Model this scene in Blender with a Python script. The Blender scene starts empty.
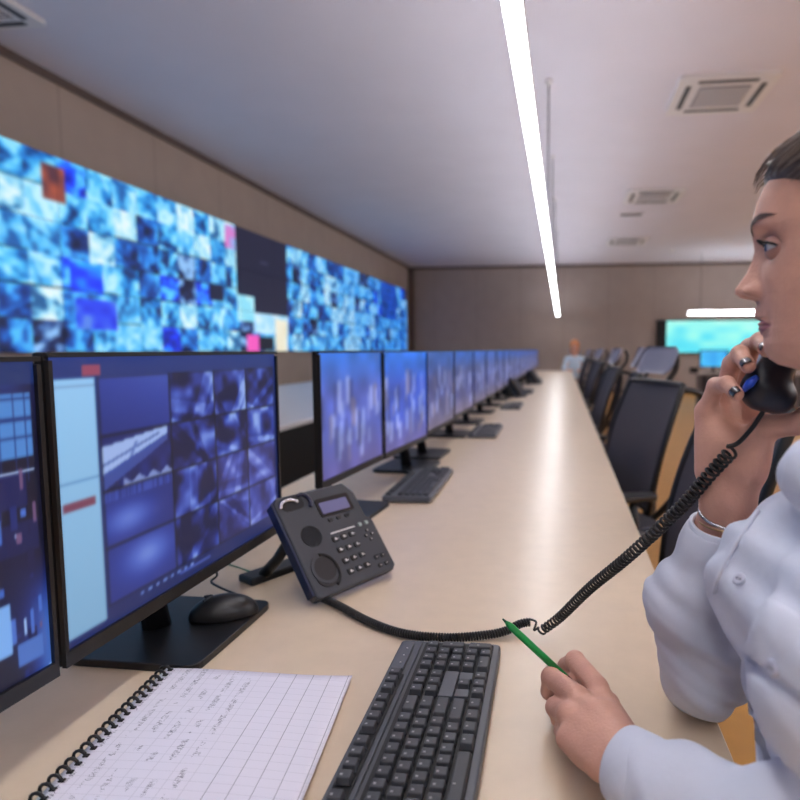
import bpy, math, random
import numpy as np
from mathutils import Vector, Matrix
random.seed(4)
RNG = np.random.default_rng(7)
S = bpy.context.scene
COL = S.collection
PI = math.pi
EYE = (0.0, 0.0, 1.21)
TH = math.atan(50/600); PH = math.atan(73/600*math.cos(TH))

# ------------------------------------------------------------------ camera
cam_d = bpy.data.cameras.new('camera')
cam = bpy.data.objects.new('camera', cam_d); COL.objects.link(cam)
cam_d.sensor_width = 36; cam_d.lens = 27; cam_d.shift_x = -0.1125
cam_d.clip_start = .02
cam.location = EYE
cam.rotation_euler = (PI/2-TH, 0, PH)
cam_d.dof.use_dof = True; cam_d.dof.focus_distance = .80; cam_d.dof.aperture_fstop = 3.6
S.camera = cam
# ------------------------------------------------------------------ world, exposure
W = bpy.data.worlds.new('world'); S.world = W; W.use_nodes = True
bg = W.node_tree.nodes['Background']; bg.inputs[0].default_value = (.55, .5, .62, 1); bg.inputs[1].default_value = .3
S.view_settings.view_transform = 'Standard'; S.view_settings.look = 'None'
S.view_settings.exposure = 0.0; S.view_settings.gamma = 1; S.view_settings.use_curve_mapping = False

def area(name, loc, rot, sx, sy, power, col=(1, .96, .92)):
    l = bpy.data.lights.new(name, 'AREA'); l.shape = 'RECTANGLE'; l.size = sx; l.size_y = sy
    l.energy = power; l.color = col
    o = bpy.data.objects.new(name, l); o.location = loc; o.rotation_euler = rot
    COL.objects.link(o); o.visible_camera = True
    return o
# light of the suspended linear lamps (each sits right under / over its own fixture)
LAMP_STRENGTH = 22.0
UP_STRENGTH = 40.0
SCREEN = 0.95
WALLSCREEN = 1.05

# ------------------------------------------------------------------ helpers
_F = Vector((-math.sin(PH)*math.cos(TH), math.cos(PH)*math.cos(TH), -math.sin(TH)))
_R = Vector((math.cos(PH), math.sin(PH), 0)); _U = _R.cross(_F)
def ray(x, y): return _F*600+_R*(x-490)+_U*(400-y)
def atz(x, y, z):
    d = ray(x, y); return Vector(EYE)+d*((z-1.21)/d.z)
def aty(x, y, Y):
    d = ray(x, y); return Vector(EYE)+d*(Y/d.y)

def lin(c):
    r = []
    for v in c:
        v = v/255; r.append(v/12.92 if v <= .04045 else ((v+.055)/1.055)**2.4)
    return tuple(r)
def lin_np(a):
    a = np.clip(a, 0, 1); return np.where(a <= .04045, a/12.92, ((a+.055)/1.055)**2.4)

MATS = {}
def mat(name, rgb, rough=.5, metal=0, noise=0, nscale=60, bump=0, bscale=200, spec=.5, emit=None, es=0, sss=0, alpha=None, coat=0):
    if name in MATS: return MATS[name]
    m = bpy.data.materials.new(name); m.use_nodes = True; MATS[name] = m
    nt = m.node_tree; b = nt.nodes['Principled BSDF']
    c = lin(rgb)+(1,)
    b.inputs['Base Color'].default_value = c
    b.inputs['Roughness'].default_value = rough; b.inputs['Metallic'].default_value = metal
    b.inputs['Specular IOR Level'].default_value = spec
    if coat: b.inputs['Coat Weight'].default_value = coat
    if sss:
        b.inputs['Subsurface Weight'].default_value = sss
        b.inputs['Subsurface Radius'].default_value = (.01, .004, .002); b.inputs['Subsurface Scale'].default_value = .6
    tc = nt.nodes.new('ShaderNodeTexCoord')
    if noise:
        n = nt.nodes.new('ShaderNodeTexNoise'); n.inputs['Scale'].default_value = nscale; n.inputs['Detail'].default_value = 4
        r = nt.nodes.new('ShaderNodeMapRange'); r.inputs[1].default_value = .3; r.inputs[2].default_value = .7
        r.inputs[3].default_value = 1-noise; r.inputs[4].default_value = 1+noise
        h = nt.nodes.new('ShaderNodeMix'); h.data_type = 'RGBA'; h.blend_type = 'MULTIPLY'; h.inputs[0].default_value = 1
        h.inputs[6].default_value = c
        nt.links.new(tc.outputs['Object'], n.inputs['Vector']); nt.links.new(n.outputs[0], r.inputs[0])
        nt.links.new(r.outputs[0], h.inputs[7]); nt.links.new(h.outputs[2], b.inputs['Base Color'])
    if bump:
        n = nt.nodes.new('ShaderNodeTexNoise'); n.inputs['Scale'].default_value = bscale; n.inputs['Detail'].default_value = 3
        bp = nt.nodes.new('ShaderNodeBump'); bp.inputs['Strength'].default_value = bump; bp.inputs['Distance'].default_value = .002
        nt.links.new(tc.outputs['Object'], n.inputs['Vector']); nt.links.new(n.outputs[0], bp.inputs['Height']); nt.links.new(bp.outputs[0], b.inputs['Normal'])
    if emit:
        b.inputs['Emission Color'].default_value = lin(emit)+(1,); b.inputs['Emission Strength'].default_value = es
    if alpha is not None: b.inputs['Alpha'].default_value = alpha
    return m

def screen_mat(name, strength, gloss=.35):
    m = bpy.data.materials.new(name); m.use_nodes = True; nt = m.node_tree; b = nt.nodes['Principled BSDF']
    a = nt.nodes.new('ShaderNodeAttribute'); a.attribute_name = 'Col'
    b.inputs['Base Color'].default_value = (.01, .01, .012, 1); b.inputs['Roughness'].default_value = gloss
    nt.links.new(a.outputs['Color'], b.inputs['Emission Color']); b.inputs['Emission Strength'].default_value = strength
    MATS[name] = m; return m

def panel_wall_mat(name, rgb, axis, step):
    m = mat(name, rgb, .75, noise=.04, nscale=3); nt = m.node_tree; b = nt.nodes['Principled BSDF']
    src = b.inputs['Base Color'].links[0].from_socket
    g = nt.nodes.new('ShaderNodeNewGeometry'); s = nt.nodes.new('ShaderNodeSeparateXYZ'); nt.links.new(g.outputs['Position'], s.inputs[0])
    def mth(op, a, bb):
        q = nt.nodes.new('ShaderNodeMath'); q.operation = op
        if isinstance(a, (int, float)): q.inputs[0].default_value = a
        else: nt.links.new(a, q.inputs[0])
        q.inputs[1].default_value = bb; return q.outputs[0]
    f = mth('FRACT', mth('DIVIDE', s.outputs[axis], step), 0)
    l = mth('LESS_THAN', f, .015)
    mx = nt.nodes.new('ShaderNodeMix'); mx.data_type = 'RGBA'; nt.links.new(l, mx.inputs[0]); nt.links.new(src, mx.inputs[6])
    mx.inputs[7].default_value = tuple(v*.8 for v in lin(rgb))+(1,)
    nt.links.new(mx.outputs[2], b.inputs['Base Color']); return m

class MB:
    def __init__(s): s.v = []; s.f = []; s.c = None
    def box(s, c, d, R=None, taper=0):
        n = len(s.v); c = Vector(c)
        for z in (-1, 1):
            k = 1-taper if z > 0 else 1
            for x, y in ((-1, -1), (1, -1), (1, 1), (-1, 1)):
                p = Vector((x*d[0]/2*k, y*d[1]/2*k, z*d[2]/2))
                if R: p = R @ p
                s.v.append(tuple(c+p))
        for q in ((0, 3, 2, 1), (4, 5, 6, 7), (0, 1, 5, 4), (1, 2, 6, 5), (2, 3, 7, 6), (3, 0, 4, 7)): s.f.append([n+i for i in q])
        return s
    def tube(s, pts, r, seg=10, caps=True, closed=False):
        pts = [Vector(p) for p in pts]; N = len(pts)
        rs = r if isinstance(r, (list, tuple)) else [r]*N
        n0 = len(s.v); up = None
        for i, p in enumerate(pts):
            a = pts[i-1] if (i > 0 or closed) else p; b = pts[(i+1) % N] if (i < N-1 or closed) else p
            t = (b-a).normalized()
            if up is None:
                up = Vector((0, 0, 1)) if abs(t.z) < .9 else Vector((1, 0, 0))
            u = (up-t*up.dot(t)).normalized(); w = t.cross(u); up = u
            for k in range(seg):
                an = 2*PI*k/seg; s.v.append(tuple(p+(u*math.cos(an)+w*math.sin(an))*rs[i]))
        M = N if closed else N-1
        for i in range(M):
            for k in range(seg):
                a = n0+i*seg+k; b = n0+i*seg+(k+1) % seg; c = n0+((i+1) % N)*seg+(k+1) % seg; d = n0+((i+1) % N)*seg+k
                s.f.append([a, b, c, d])
        if caps and not closed:
            s.f.append([n0+k for k in range(seg)][::-1]); s.f.append([n0+(N-1)*seg+k for k in range(seg)])
        return s
    def lathe(s, prof, c=(0, 0, 0), seg=24, R=None):
        n0 = len(s.v); c = Vector(c)
        for (r, z) in prof:
            for k in range(seg):
                a = 2*PI*k/seg; p = Vector((r*math.cos(a), r*math.sin(a), z))
                if R: p = R @ p
                s.v.append(tuple(c+p))
        for i in range(len(prof)-1):
            for k in range(seg):
                s.f.append([n0+i*seg+k, n0+i*seg+(k+1) % seg, n0+(i+1)*seg+(k+1) % seg, n0+(i+1)*seg+k])
        s.f.append([n0+k for k in range(seg)][::-1]); s.f.append([n0+(len(prof)-1)*seg+k for k in range(seg)])
        return s
    def prism(s, poly, z0, z1, M=None):
        n = len(s.v); k = len(poly)
        for z in (z0, z1):
            for (x, y) in poly:
                p = Vector((x, y, z)); s.v.append(tuple(M @ p if M else p))
        s.f.append([n+i for i in range(k)][::-1]); s.f.append([n+k+i for i in range(k)])
        for i in range(k): s.f.append([n+i, n+(i+1) % k, n+k+(i+1) % k, n+k+i])
        return s
    def build(s, name, m, parent=None, smooth=False, bevel=0, bseg=2, loc=None, subd=0):
        me = bpy.data.meshes.new(name); me.from_pydata([tuple(v) for v in s.v], [], s.f); me.update()
        if smooth: me.polygons.foreach_set('use_smooth', [True]*len(me.polygons))
        me.materials.append(m)
        o = bpy.data.objects.new(name, me); COL.objects.link(o)
        if parent: o.parent = parent
        if loc: o.location = loc
        if bevel:
            b = o.modifiers.new('bevel', 'BEVEL'); b.width = bevel; b.segments = bseg; b.limit_method = 'ANGLE'; b.angle_limit = .7
            b.harden_normals = False
        if subd:
            q = o.modifiers.new('sub', 'SUBSURF'); q.levels = subd; q.render_levels = subd
        return o
def rrect(w, h, r, n=4, cx=0, cy=0):
    P = []
    for (sx, sy, a0) in ((1, 1, 0), (-1, 1, 90), (-1, -1, 180), (1, -1, 270)):
        for i in range(n+1):
            a = math.radians(a0+90*i/n); P.append((cx+sx*(w/2-r)+r*math.cos(a), cy+sy*(h/2-r)+r*math.sin(a)))
    return P
def tag(o, label=None, cat=None, group=None, kind=None):
    if label: o['label'] = label
    if cat: o['category'] = cat
    if group: o['group'] = group
    if kind: o['kind'] = kind
    return o
def empty(name, loc=(0, 0, 0), rz=0, label=None, cat=None, group=None):
    o = bpy.data.objects.new(name, None); COL.objects.link(o); o.empty_display_size = .05
    o.location = loc; o.rotation_euler = (0, 0, rz); return tag(o, label, cat, group)
KIDS = {}
def kids(o): return [c for c in bpy.data.objects if c.parent == o]
def copy_tree(o, parent=None):
    c = o.copy(); COL.objects.link(c); c.parent = parent
    for ch in kids(o): copy_tree(ch, c)
    return c
def struct(o): o['kind'] = 'structure'; return o
def grid_screen(name, img, P0, PU, PV, m, parent):
    """img rows run bottom to top; P0 corner, PU / PV edge vectors"""
    h, w, _ = img.shape; me = bpy.data.meshes.new(name)
    u = np.linspace(0, 1, w); v = np.linspace(0, 1, h); uu, vv = np.meshgrid(u, v)
    P = np.array(P0)+uu[..., None]*np.array(PU)+vv[..., None]*np.array(PV)
    idx = np.arange(h*w).reshape(h, w)
    F = np.stack([idx[:-1, :-1], idx[:-1, 1:], idx[1:, 1:], idx[1:, :-1]], -1).reshape(-1, 4)
    np_mesh(me, P.reshape(-1, 3), F)
    ca = me.color_attributes.new('Col', 'FLOAT_COLOR', 'POINT')
    rgba = np.ones((h*w, 4), np.float32); rgba[:, :3] = lin_np(img.reshape(-1, 3))
    ca.data.foreach_set('color', rgba.ravel())
    me.materials.append(m)
    o = bpy.data.objects.new(name, me); COL.objects.link(o); o.parent = parent; return o
def np_mesh(me, V, F):
    me.vertices.add(len(V)); me.vertices.foreach_set('co', np.asarray(V, np.float32).ravel())
    me.loops.add(F.size); me.loops.foreach_set('vertex_index', F.ravel().astype(np.int32))
    me.polygons.add(len(F)); me.polygons.foreach_set('loop_start', np.arange(0, F.size, F.shape[1], dtype=np.int32))
    me.update(calc_edges=True); me.validate()

# ------------------------------------------------------------------ SDF tools
def sm(a, b, k):
    h = np.clip(.5+.5*(b-a)/k, 0, 1); return b*(1-h)+a*h-k*h*(1-h)
def cone(P, a, b, r1, r2):
    a = np.array(a, np.float32); b = np.array(b, np.float32); ab = b-a
    t = np.clip(((P-a)@ab)/(ab@ab), 0, 1); d = P-(a+t[..., None]*ab)
    return np.sqrt((d*d).sum(-1))-(r1+(r2-r1)*t)
def ell(P, c, r, R=None):
    q = P-np.array(c, np.float32)
    if R is not None: q = q@R
    r = np.array(r, np.float32); k0 = np.sqrt(((q/r)**2).sum(-1)); k1 = np.sqrt(((q/(r*r))**2).sum(-1))
    return k0*(k0-1)/np.maximum(k1, 1e-6)
def nets(fn, lo, hi, res):
    lo = np.array(lo, float); hi = np.array(hi, float); n = np.ceil((hi-lo)/res).astype(int)+1
    ax = [(lo[i]+np.arange(n[i])*res).astype(np.float32) for i in range(3)]
    D = np.empty(n, np.float32)
    for i0 in range(0, n[0], 32):
        P = np.stack(np.meshgrid(ax[0][i0:i0+32], ax[1], ax[2], indexing='ij'), -1); D[i0:i0+32] = fn(P)
    D[0] = D[-1] = 1; D[:, 0] = D[:, -1] = 1; D[:, :, 0] = D[:, :, -1] = 1
    ins = D < 0; cs = np.array(n)-1
    acc = np.zeros(tuple(cs)+(3,), np.float32); cnt = np.zeros(tuple(cs), np.float32)
    offs = [(i, j, k) for i in (0, 1) for j in (0, 1) for k in (0, 1)]
    sl = lambda o: tuple(slice(o[d], o[d]+cs[d]) for d in range(3))
    for o in offs:
        for d in range(3):
            if o[d]: continue
            o2 = list(o); o2[d] = 1; A = D[sl(o)]; B = D[sl(o2)]
            cr = (A < 0) != (B < 0); t = np.where(cr, A/np.where(cr, A-B, 1), 0)
            for e in range(3): acc[..., e] += np.where(cr, (o[e]+(t if e == d else 0)), 0)
            cnt += cr
    use = cnt > 0; idx = -np.ones(tuple(cs), np.int64); idx[use] = np.arange(use.sum())
    ii = np.argwhere(use); V = (ii+acc[use]/cnt[use][:, None])*res+lo
    Fs = []
    for d in range(3):
        a, b = [(1, 2), (2, 0), (0, 1)][d]
        s0 = [slice(1, -1)]*3; s1 = [slice(1, -1)]*3; s0[d] = slice(0, -1); s1[d] = slice(1, None)
        A = ins[tuple(s0)]; B = ins[tuple(s1)]
        for flip in (False, True):
            w = np.argwhere((A & ~B) if not flip else (~A & B))
            if not len(w): continue
            base = w.copy(); base[:, a] += 1; base[:, b] += 1
            def cell(da, db):
                q = base.copy(); q[:, a] -= da; q[:, b] -= db
                return idx[q[:, 0], q[:, 1], q[:, 2]]
            q = np.stack([cell(1, 1), cell(0, 1), cell(0, 0), cell(1, 0)], -1)
            Fs.append(q[:, ::-1] if flip else q)
    return V, np.concatenate(Fs)
def sdf_obj(name, pieces, m, parent, extra=None):
    Vs = []; Fs = []; n = 0
    for (V, F) in pieces: Vs.append(V); Fs.append(F+n); n += len(V)
    V = np.concatenate(Vs); F = np.concatenate(Fs); me = bpy.data.meshes.new(name); np_mesh(me, V, F)
    me.polygons.foreach_set('use_smooth', np.ones(len(me.polygons), bool)); me.materials.append(m)
    o = bpy.data.objects.new(name, me); COL.objects.link(o); o.parent = parent; return o

# ------------------------------------------------------------------ materials
M_wall = panel_wall_mat('wall_panel_beige', (168, 152, 140), 1, 1.25)
M_wallb = panel_wall_mat('wall_panel_back', (160, 146, 138), 0, 1.25)
M_ceil = mat('ceiling_paint', (212, 208, 216), .85, noise=.02, nscale=2)
M_trim = mat('dark_trim', (95, 80, 74), .6)
M_floor = mat('floor_wood', (186, 136, 70), .5, noise=.06, nscale=9)
M_desk = mat('desk_laminate', (214, 194, 168), .3, noise=.03, nscale=25)
M_deskedge = mat('desk_edge', (120, 104, 90), .5)
M_white = mat('white_laminate', (215, 212, 212), .4)
M_black = mat('black_plastic', (15, 15, 18), .38)
M_blackm = mat('black_matte', (16, 16, 18), .7)
M_cord = mat('cord_rubber', (10, 10, 12), .45)
M_dark = mat('charcoal_plastic', (54, 58, 65), .45, bump=.1, bscale=900)
M_darkblue = mat('handset_blue_plastic', (26, 36, 66), .35)
M_key = mat('keycap_plastic', (62, 64, 69), .5)
M_kbody = mat('keyboard_plastic', (80, 83, 90), .42)
M_well = mat('key_well', (14, 14, 16), .6)
M_print = mat('print_white', (205, 205, 205), .6)
M_lamp = mat('lamp_diffuser', (255, 255, 255), .5, emit=(253, 252, 255), es=LAMP_STRENGTH)
M_lampup = mat('lamp_upper_diffuser', (255, 255, 255), .5, emit=(234, 239, 252), es=UP_STRENGTH)
M_metal = mat('silver_metal', (190, 190, 195), .25, 1)
M_fabric = mat('chair_fabric', (52, 54, 66), .85, bump=.4, bscale=500)
M_mesh = mat('chair_mesh', (66, 66, 78), .8, bump=.4, bscale=700, alpha=.88)
M_pad = mat('headrest_leather', (120, 120, 138), .45)
M_skin = mat('skin', (212, 162, 142), .48, noise=.06, nscale=45, bump=.35, bscale=320, sss=.06, spec=.35)
M_hair = mat('hair', (84, 74, 70), .34, bump=.3, bscale=90, noise=.3, nscale=60)
M_shirt = mat('shirt_cloth', (214, 219, 234), .8, bump=.8, bscale=26)
M_lip = mat('lips', (166, 104, 108), .4)
M_nail = mat('nail_polish', (30, 24, 34), .12, coat=1)
M_screen = screen_mat('monitor_screen', SCREEN)
M_wscreen = screen_mat('wall_screen', WALLSCREEN, .5)

# ------------------------------------------------------------------ room
CZ = 3.61; XL = -4.45; YB = 17.35; XR = 9.0; YF = -5.0
def slab(name, x0, x1, y0, y1, z0, z1, m): return struct(MB().box(((x0+x1)/2, (y0+y1)/2, (z0+z1)/2), (x1-x0, y1-y0, z1-z0)).build(name, m))
slab('floor', XL-.2, XR+.2, YF-.2, YB+.2, -.1, 0, M_floor)
slab('ceiling', XL-.2, XR+.2, YF-.2, YB+.2, CZ, CZ+.1, M_ceil)
slab('wall_left', XL-.2, XL, YF-.2, YB+.2, 0, CZ, M_wall)
slab('wall_back', XL, XR, YB, YB+.2, 0, CZ, M_wallb)
slab('wall_right', XR, XR+.2, YF-.2, YB+.2, 0, CZ, M_wall)
slab('wall_front', XL, XR, YF-.2, YF, 0, CZ, M_wallb)
slab('trim_1', XL, XL+.03, YF, YB, CZ-.07, CZ, M_trim)
slab('trim_2', XL+.03, XR, YB-.03, YB, CZ-.07, CZ, M_trim)
slab('trim_3', XL, XL+.12, YB-.25, YB, 0, CZ-.07, M_trim)
slab('baseboard_back', XL+.12, XR, YB-.02, YB, 0, .1, M_trim)
slab('baseboard_left', XL, XL+.02, YF, YB-.25, 0, .1, M_trim)

def lamp(name, p0, p1, label, w=.056, cables=(), group=None):
    p0 = Vector(p0); p1 = Vector(p1); d = p1-p0; L = d.length; ang = math.atan2(d.y, d.x)
    r = empty(name, (p0+p1)/2, ang, label, 'lamp', group)
    MB().box((0, 0, .045), (L, w, .05)).build('housing', M_white, r, bevel=.003)
    MB().box((0, 0, .008), (L-.004, w*.96, .024)).build('diffuser', M_lamp, r, bevel=.006)
    MB().box((0, 0, .073), (L-.02, w*.8, .008)).build('upper_diffuser', M_lampup, r)
    for c in cables: MB().tube([(c, 0, .07), (c, 0, CZ-p0.z)], .006, 8).build('suspension_cable', M_dark, r)
    for c in cables: MB().lathe([(.001, CZ-p0.z-.04), (.03, CZ-p0.z-.035), (.035, CZ-p0.z)], (c, 0, 0), 16).build('ceiling_cup', M_white, r)
    return r
lamp('linear_lamp', (-.15, -4, 2.16), (-.15, 17.0, 2.16), 'long white linear lamp hanging above the row of monitors', cables=[-9, -6.5, -.9, 1.2, 3.3, 5.6, 8.6])
lamp('linear_lamp', (3.12, 15.7, 2.10), (8.3, 15.7, 2.10), 'short white linear lamp hanging crosswise above the far cyan screen', .07, cables=[-2.3, 2.3])
for i, (x, y0, y1) in enumerate([(2.4, -4, -1.2), (5.0, -4, 3.5), (6.9, -4, 13.5)]):  # unseen lamps added out of view to light the room
    lamp('linear_lamp', (x, y0, 2.6), (x, y1, 2.6), 'added white linear lamp, unseen, lighting the room from outside the picture, at the %s' % ['right behind the camera', 'middle of the right aisle', 'far right wall'][i], .16, cables=[-1.5, 1.5])

# ceiling cassettes
def cassette(x, y, s, label):
    r = empty('ceiling_air_unit', (x, y, CZ), 0, label, 'air conditioner', 'ceiling air units')
    MB().prism(rrect(s, s, .04), -.035, 0).build('panel', M_white, r)
    MB().box((0, 0, -.038), (s*.52, s*.52, .012)).build('grille', mat('grille_grey', (120, 118, 124), .6), r)
    for k in range(9): MB().box((0, -s*.23+k*s*.0575, -.047), (s*.5, .01, .008)).build('slat', M_white, r)
    for k in range(4):
        a = k*PI/2; R = Matrix.Rotation(a, 3, 'Z')
        MB().box(R @ Vector((0, s*.38, -.036)), (s*.6, .045, .008), R).build('air_slot', M_dark, r)
    return r
cassette(1.43, 6.05, .86, 'nearest square white ceiling air unit, right of the long lamp')
cassette(1.37, 9.8, .86, 'second square ceiling air unit, between the nearest and farthest')
cassette(1.37, 13.7, .86, 'farthest small square ceiling air unit near the back wall')
cassette(-4.08, 3.9, .6, 'square white ceiling air unit in the top left corner above the video wall')
r = empty('ceiling_vent', (1.17, 11.05, CZ), 0, 'small dark slot vent in the ceiling between two air units', 'vent')
MB().box((0, 0, -.01), (.42, .2, .02)).build('frame', M_white, r)
MB().box((0, 0, -.022), (.36, .14, .01)).build('slot', M_dark, r)
r = empty('ceiling_detector', (2.6, 15.2, CZ), 0, 'tiny round detector on the ceiling near the back wall', 'smoke detector')
MB().lathe([(.03, -.05), (.06, -.035), (.07, 0)], seg=20).build('housing', M_white, r)

# ------------------------------------------------------------------ painters
def smooth_noise(h, w, cells, rng):
    gy, gx = max(2, int(cells)), max(2, int(cells*w/h)); g = rng.random((gy+1, gx+1))
    y = np.linspace(0, gy-1e-4, h); x = np.linspace(0, gx-1e-4, w); yi = y.astype(int); xi = x.astype(int)
    fy = (y-yi)[:, None]; fx = (x-xi)[None]; fy = fy*fy*(3-2*fy); fx = fx*fx*(3-2*fx)
    a = g[yi][:, xi]; b = g[yi][:, xi+1]; c = g[yi+1][:, xi]; d = g[yi+1][:, xi+1]
    return a*(1-fy)*(1-fx)+b*(1-fy)*fx+c*fy*(1-fx)+d*fy*fx
def soft(im, n):
    for _ in range(n):
        p_ = np.pad(im, ((1, 1), (1, 1), (0, 0)), 'edge'); im = (p_[:-2, 1:-1]+p_[2:, 1:-1]+p_[1:-1, :-2]+p_[1:-1, 2:]+2*im)/6
    return im
def rect(img, x0, x1, y0, y1, c):
    h, w, _ = img.shape; img[int(y0*h):max(int(y0*h)+1, int(y1*h)), int(x0*w):max(int(x0*w)+1, int(x1*w))] = np.array(c)/255
def grad(n, pal):
    pal = np.array(pal, float)/255; t = np.clip(n, 0, .9999)*(len(pal)-1); i = t.astype(int); f = (t-i)[..., None]
    return pal[i]*(1-f)+pal[i+1]*f
BL = [(8, 14, 60), (20, 38, 120), (36, 68, 170), (70, 112, 210), (150, 190, 245)]
def cctv(h, w, rng, pal=BL, dark=0.0):
    n = .6*smooth_noise(h, w, 2.2, rng)+.4*smooth_noise(h, w, 5, rng)
    n = (n-.25)/.6-dark
    yy, xx = np.mgrid[0:h, 0:w]; yy = yy/h; xx = xx/w
    for _ in range(rng.integers(2, 5)):                     # streets, roofs, car bodies
        a = rng.random()*PI; c = rng.random()*1.2-.1; wd = .03+.10*rng.random(); d = xx*math.sin(a)+yy*math.cos(a)-c
        n = np.where(np.abs(d) < wd, n+rng.choice([-.28, .22, .3]), n)
    return grad(n, pal)

# ------------------------------------------------------------------ video wall
vw = empty('video_wall', (XL, 9.7, 0), 0, 'huge wall mounted video wall of bright blue camera pictures', 'video wall')
VY0, VZ0, PWY, PHZ = 2.9-5*.98, 1.19, .98, .563
NC = 19  # columns nearest the camera are unseen, added for blue light on her face
cw, chh = 3, 2
imgs = np.zeros((3*44, NC*66, 3)); H_, W_ = imgs.shape[:2]
pals = [[(6, 40, 100), (20, 120, 210), (90, 200, 250), (160, 228, 250)], [(20, 90, 170), (70, 180, 245), (130, 212, 250), (190, 238, 255)],
        [(8, 20, 60), (10, 60, 150), (30, 120, 220), (80, 190, 250)], [(30, 90, 150), (120, 200, 240), (180, 230, 246), (225, 246, 250)],
        [(5, 10, 40), (14, 20, 60), (50, 90, 160), (140, 190, 240)], [(10, 30, 150), (20, 50, 240), (30, 120, 255), (90, 200, 255)]]
for r_ in range(6):
    for c_ in range(NC*3):
        n = cctv(22, 22, RNG, pals[RNG.choice(6, p=[.27, .25, .2, .14, .09, .05])], -.08)
        imgs[r_*22:(r_+1)*22, c_*22:(c_+1)*22] = n
        if RNG.random() < .5: imgs[r_*22, c_*22:(c_+1)*22] *= .45
def vrect(y0, y1, z0, z1, pal, k=3):
    a = int((y0-VY0)/(NC*PWY)*W_); b = int((y1-VY0)/(NC*PWY)*W_); c = int((z0-VZ0)/(3*PHZ)*H_); d = int((z1-VZ0)/(3*PHZ)*H_)
    a, c = max(a, 0), max(c, 0); d = min(d, H_)
    if len(pal) == 1: imgs[c:d, a:b] = np.array(pal[0])/255
    else: imgs[c:d, a:b] = grad(smooth_noise(d-c, b-a, k, RNG), pal)
vrect(7.75, 9.25, 1.76, 2.88, [(20, 22, 52)])
vrect(8.4, 8.62, 2.48, 2.5, [(90, 90, 120)])
vrect(7.75, 8.2, 1.62, 1.98, [(120, 210, 240), (200, 245, 250)])
vrect(8.2, 9.25, 1.47, 1.76, [(150, 215, 245), (225, 245, 255)])
vrect(7.95, 8.3, 1.2, 1.44, [(240, 90, 190)])
vrect(8.3, 8.75, 1.22, 1.42, [(20, 22, 40)])
vrect(8.8, 9.2, 1.2, 1.7, [(240, 225, 190), (250, 245, 225)])
vrect(4.95, 5.35, 1.75, 2.02, [(10, 30, 220), (20, 60, 250), (30, 190, 255)])
vrect(5.0, 5.5, 1.42, 1.7, [(20, 30, 210), (40, 70, 240), (90, 140, 230)])
vrect(7.1, 7.4, 1.85, 2.05, [(16, 20, 56)])
vrect(4.72, 4.95, 2.5, 2.8, [(70, 40, 60), (190, 90, 60)])
vrect(14.2, 15.6, 2.0, 2.88, [(20, 60, 150), (40, 110, 210), (10, 30, 80)], 5)
vrect(7.5, 7.75, 2.55, 2.85, [(240, 100, 190), (120, 190, 240)])
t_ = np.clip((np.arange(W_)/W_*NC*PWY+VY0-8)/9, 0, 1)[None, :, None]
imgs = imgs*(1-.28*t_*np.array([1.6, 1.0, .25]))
for _ in range(2):
    p_ = np.pad(imgs, ((1, 1), (1, 1), (0, 0)), 'edge'); imgs = (p_[:-2, 1:-1]+p_[2:, 1:-1]+p_[1:-1, :-2]+p_[1:-1, 2:]+2*imgs)/6
imgs = np.clip(imgs, 0, 1)
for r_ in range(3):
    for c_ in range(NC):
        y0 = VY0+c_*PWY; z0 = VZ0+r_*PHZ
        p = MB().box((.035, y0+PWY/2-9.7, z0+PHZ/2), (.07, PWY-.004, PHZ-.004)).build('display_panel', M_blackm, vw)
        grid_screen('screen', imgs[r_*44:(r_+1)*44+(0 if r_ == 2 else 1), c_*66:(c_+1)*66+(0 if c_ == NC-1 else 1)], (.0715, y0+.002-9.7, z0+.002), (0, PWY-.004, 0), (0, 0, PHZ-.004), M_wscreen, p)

# ------------------------------------------------------------------ desks
def desk(name, x0, x1, y0, y1, label, top, front=None, edge=M_deskedge):
    r = empty(name, ((x0+x1)/2, (y0+y1)/2, 0), 0, label, 'desk')
    cx, cy = (x0+x1)/2, (y0+y1)/2
    MB().box((0, 0, .725), (x1-x0, y1-y0, .03)).build('desktop', top, r, bevel=.002)
    n = max(2, int((y1-y0)/1.6)+1)
    for k in range(n):
        y = -(y1-y0)/2+.1+k*((y1-y0)-.2)/(n-1)
        MB().box((0, y, .355), (x1-x0-.1, .03, .71)).build('leg_panel', M_blackm, r)
    MB().box((-(x1-x0)/2+.08 if front is None else front, 0, .42), (.02, y1-y0-.1, .57)).build('modesty_panel', M_blackm, r)
    return r
desk('control_desk', -.95, .2, -1.6, 13.7, 'long beige control desk running away under the monitors', M_desk)
desk('control_desk', -3.75, -1.72, 1.2, 14.5, 'white topped desk with black front behind the monitors', M_white, front=1.0)

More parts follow.
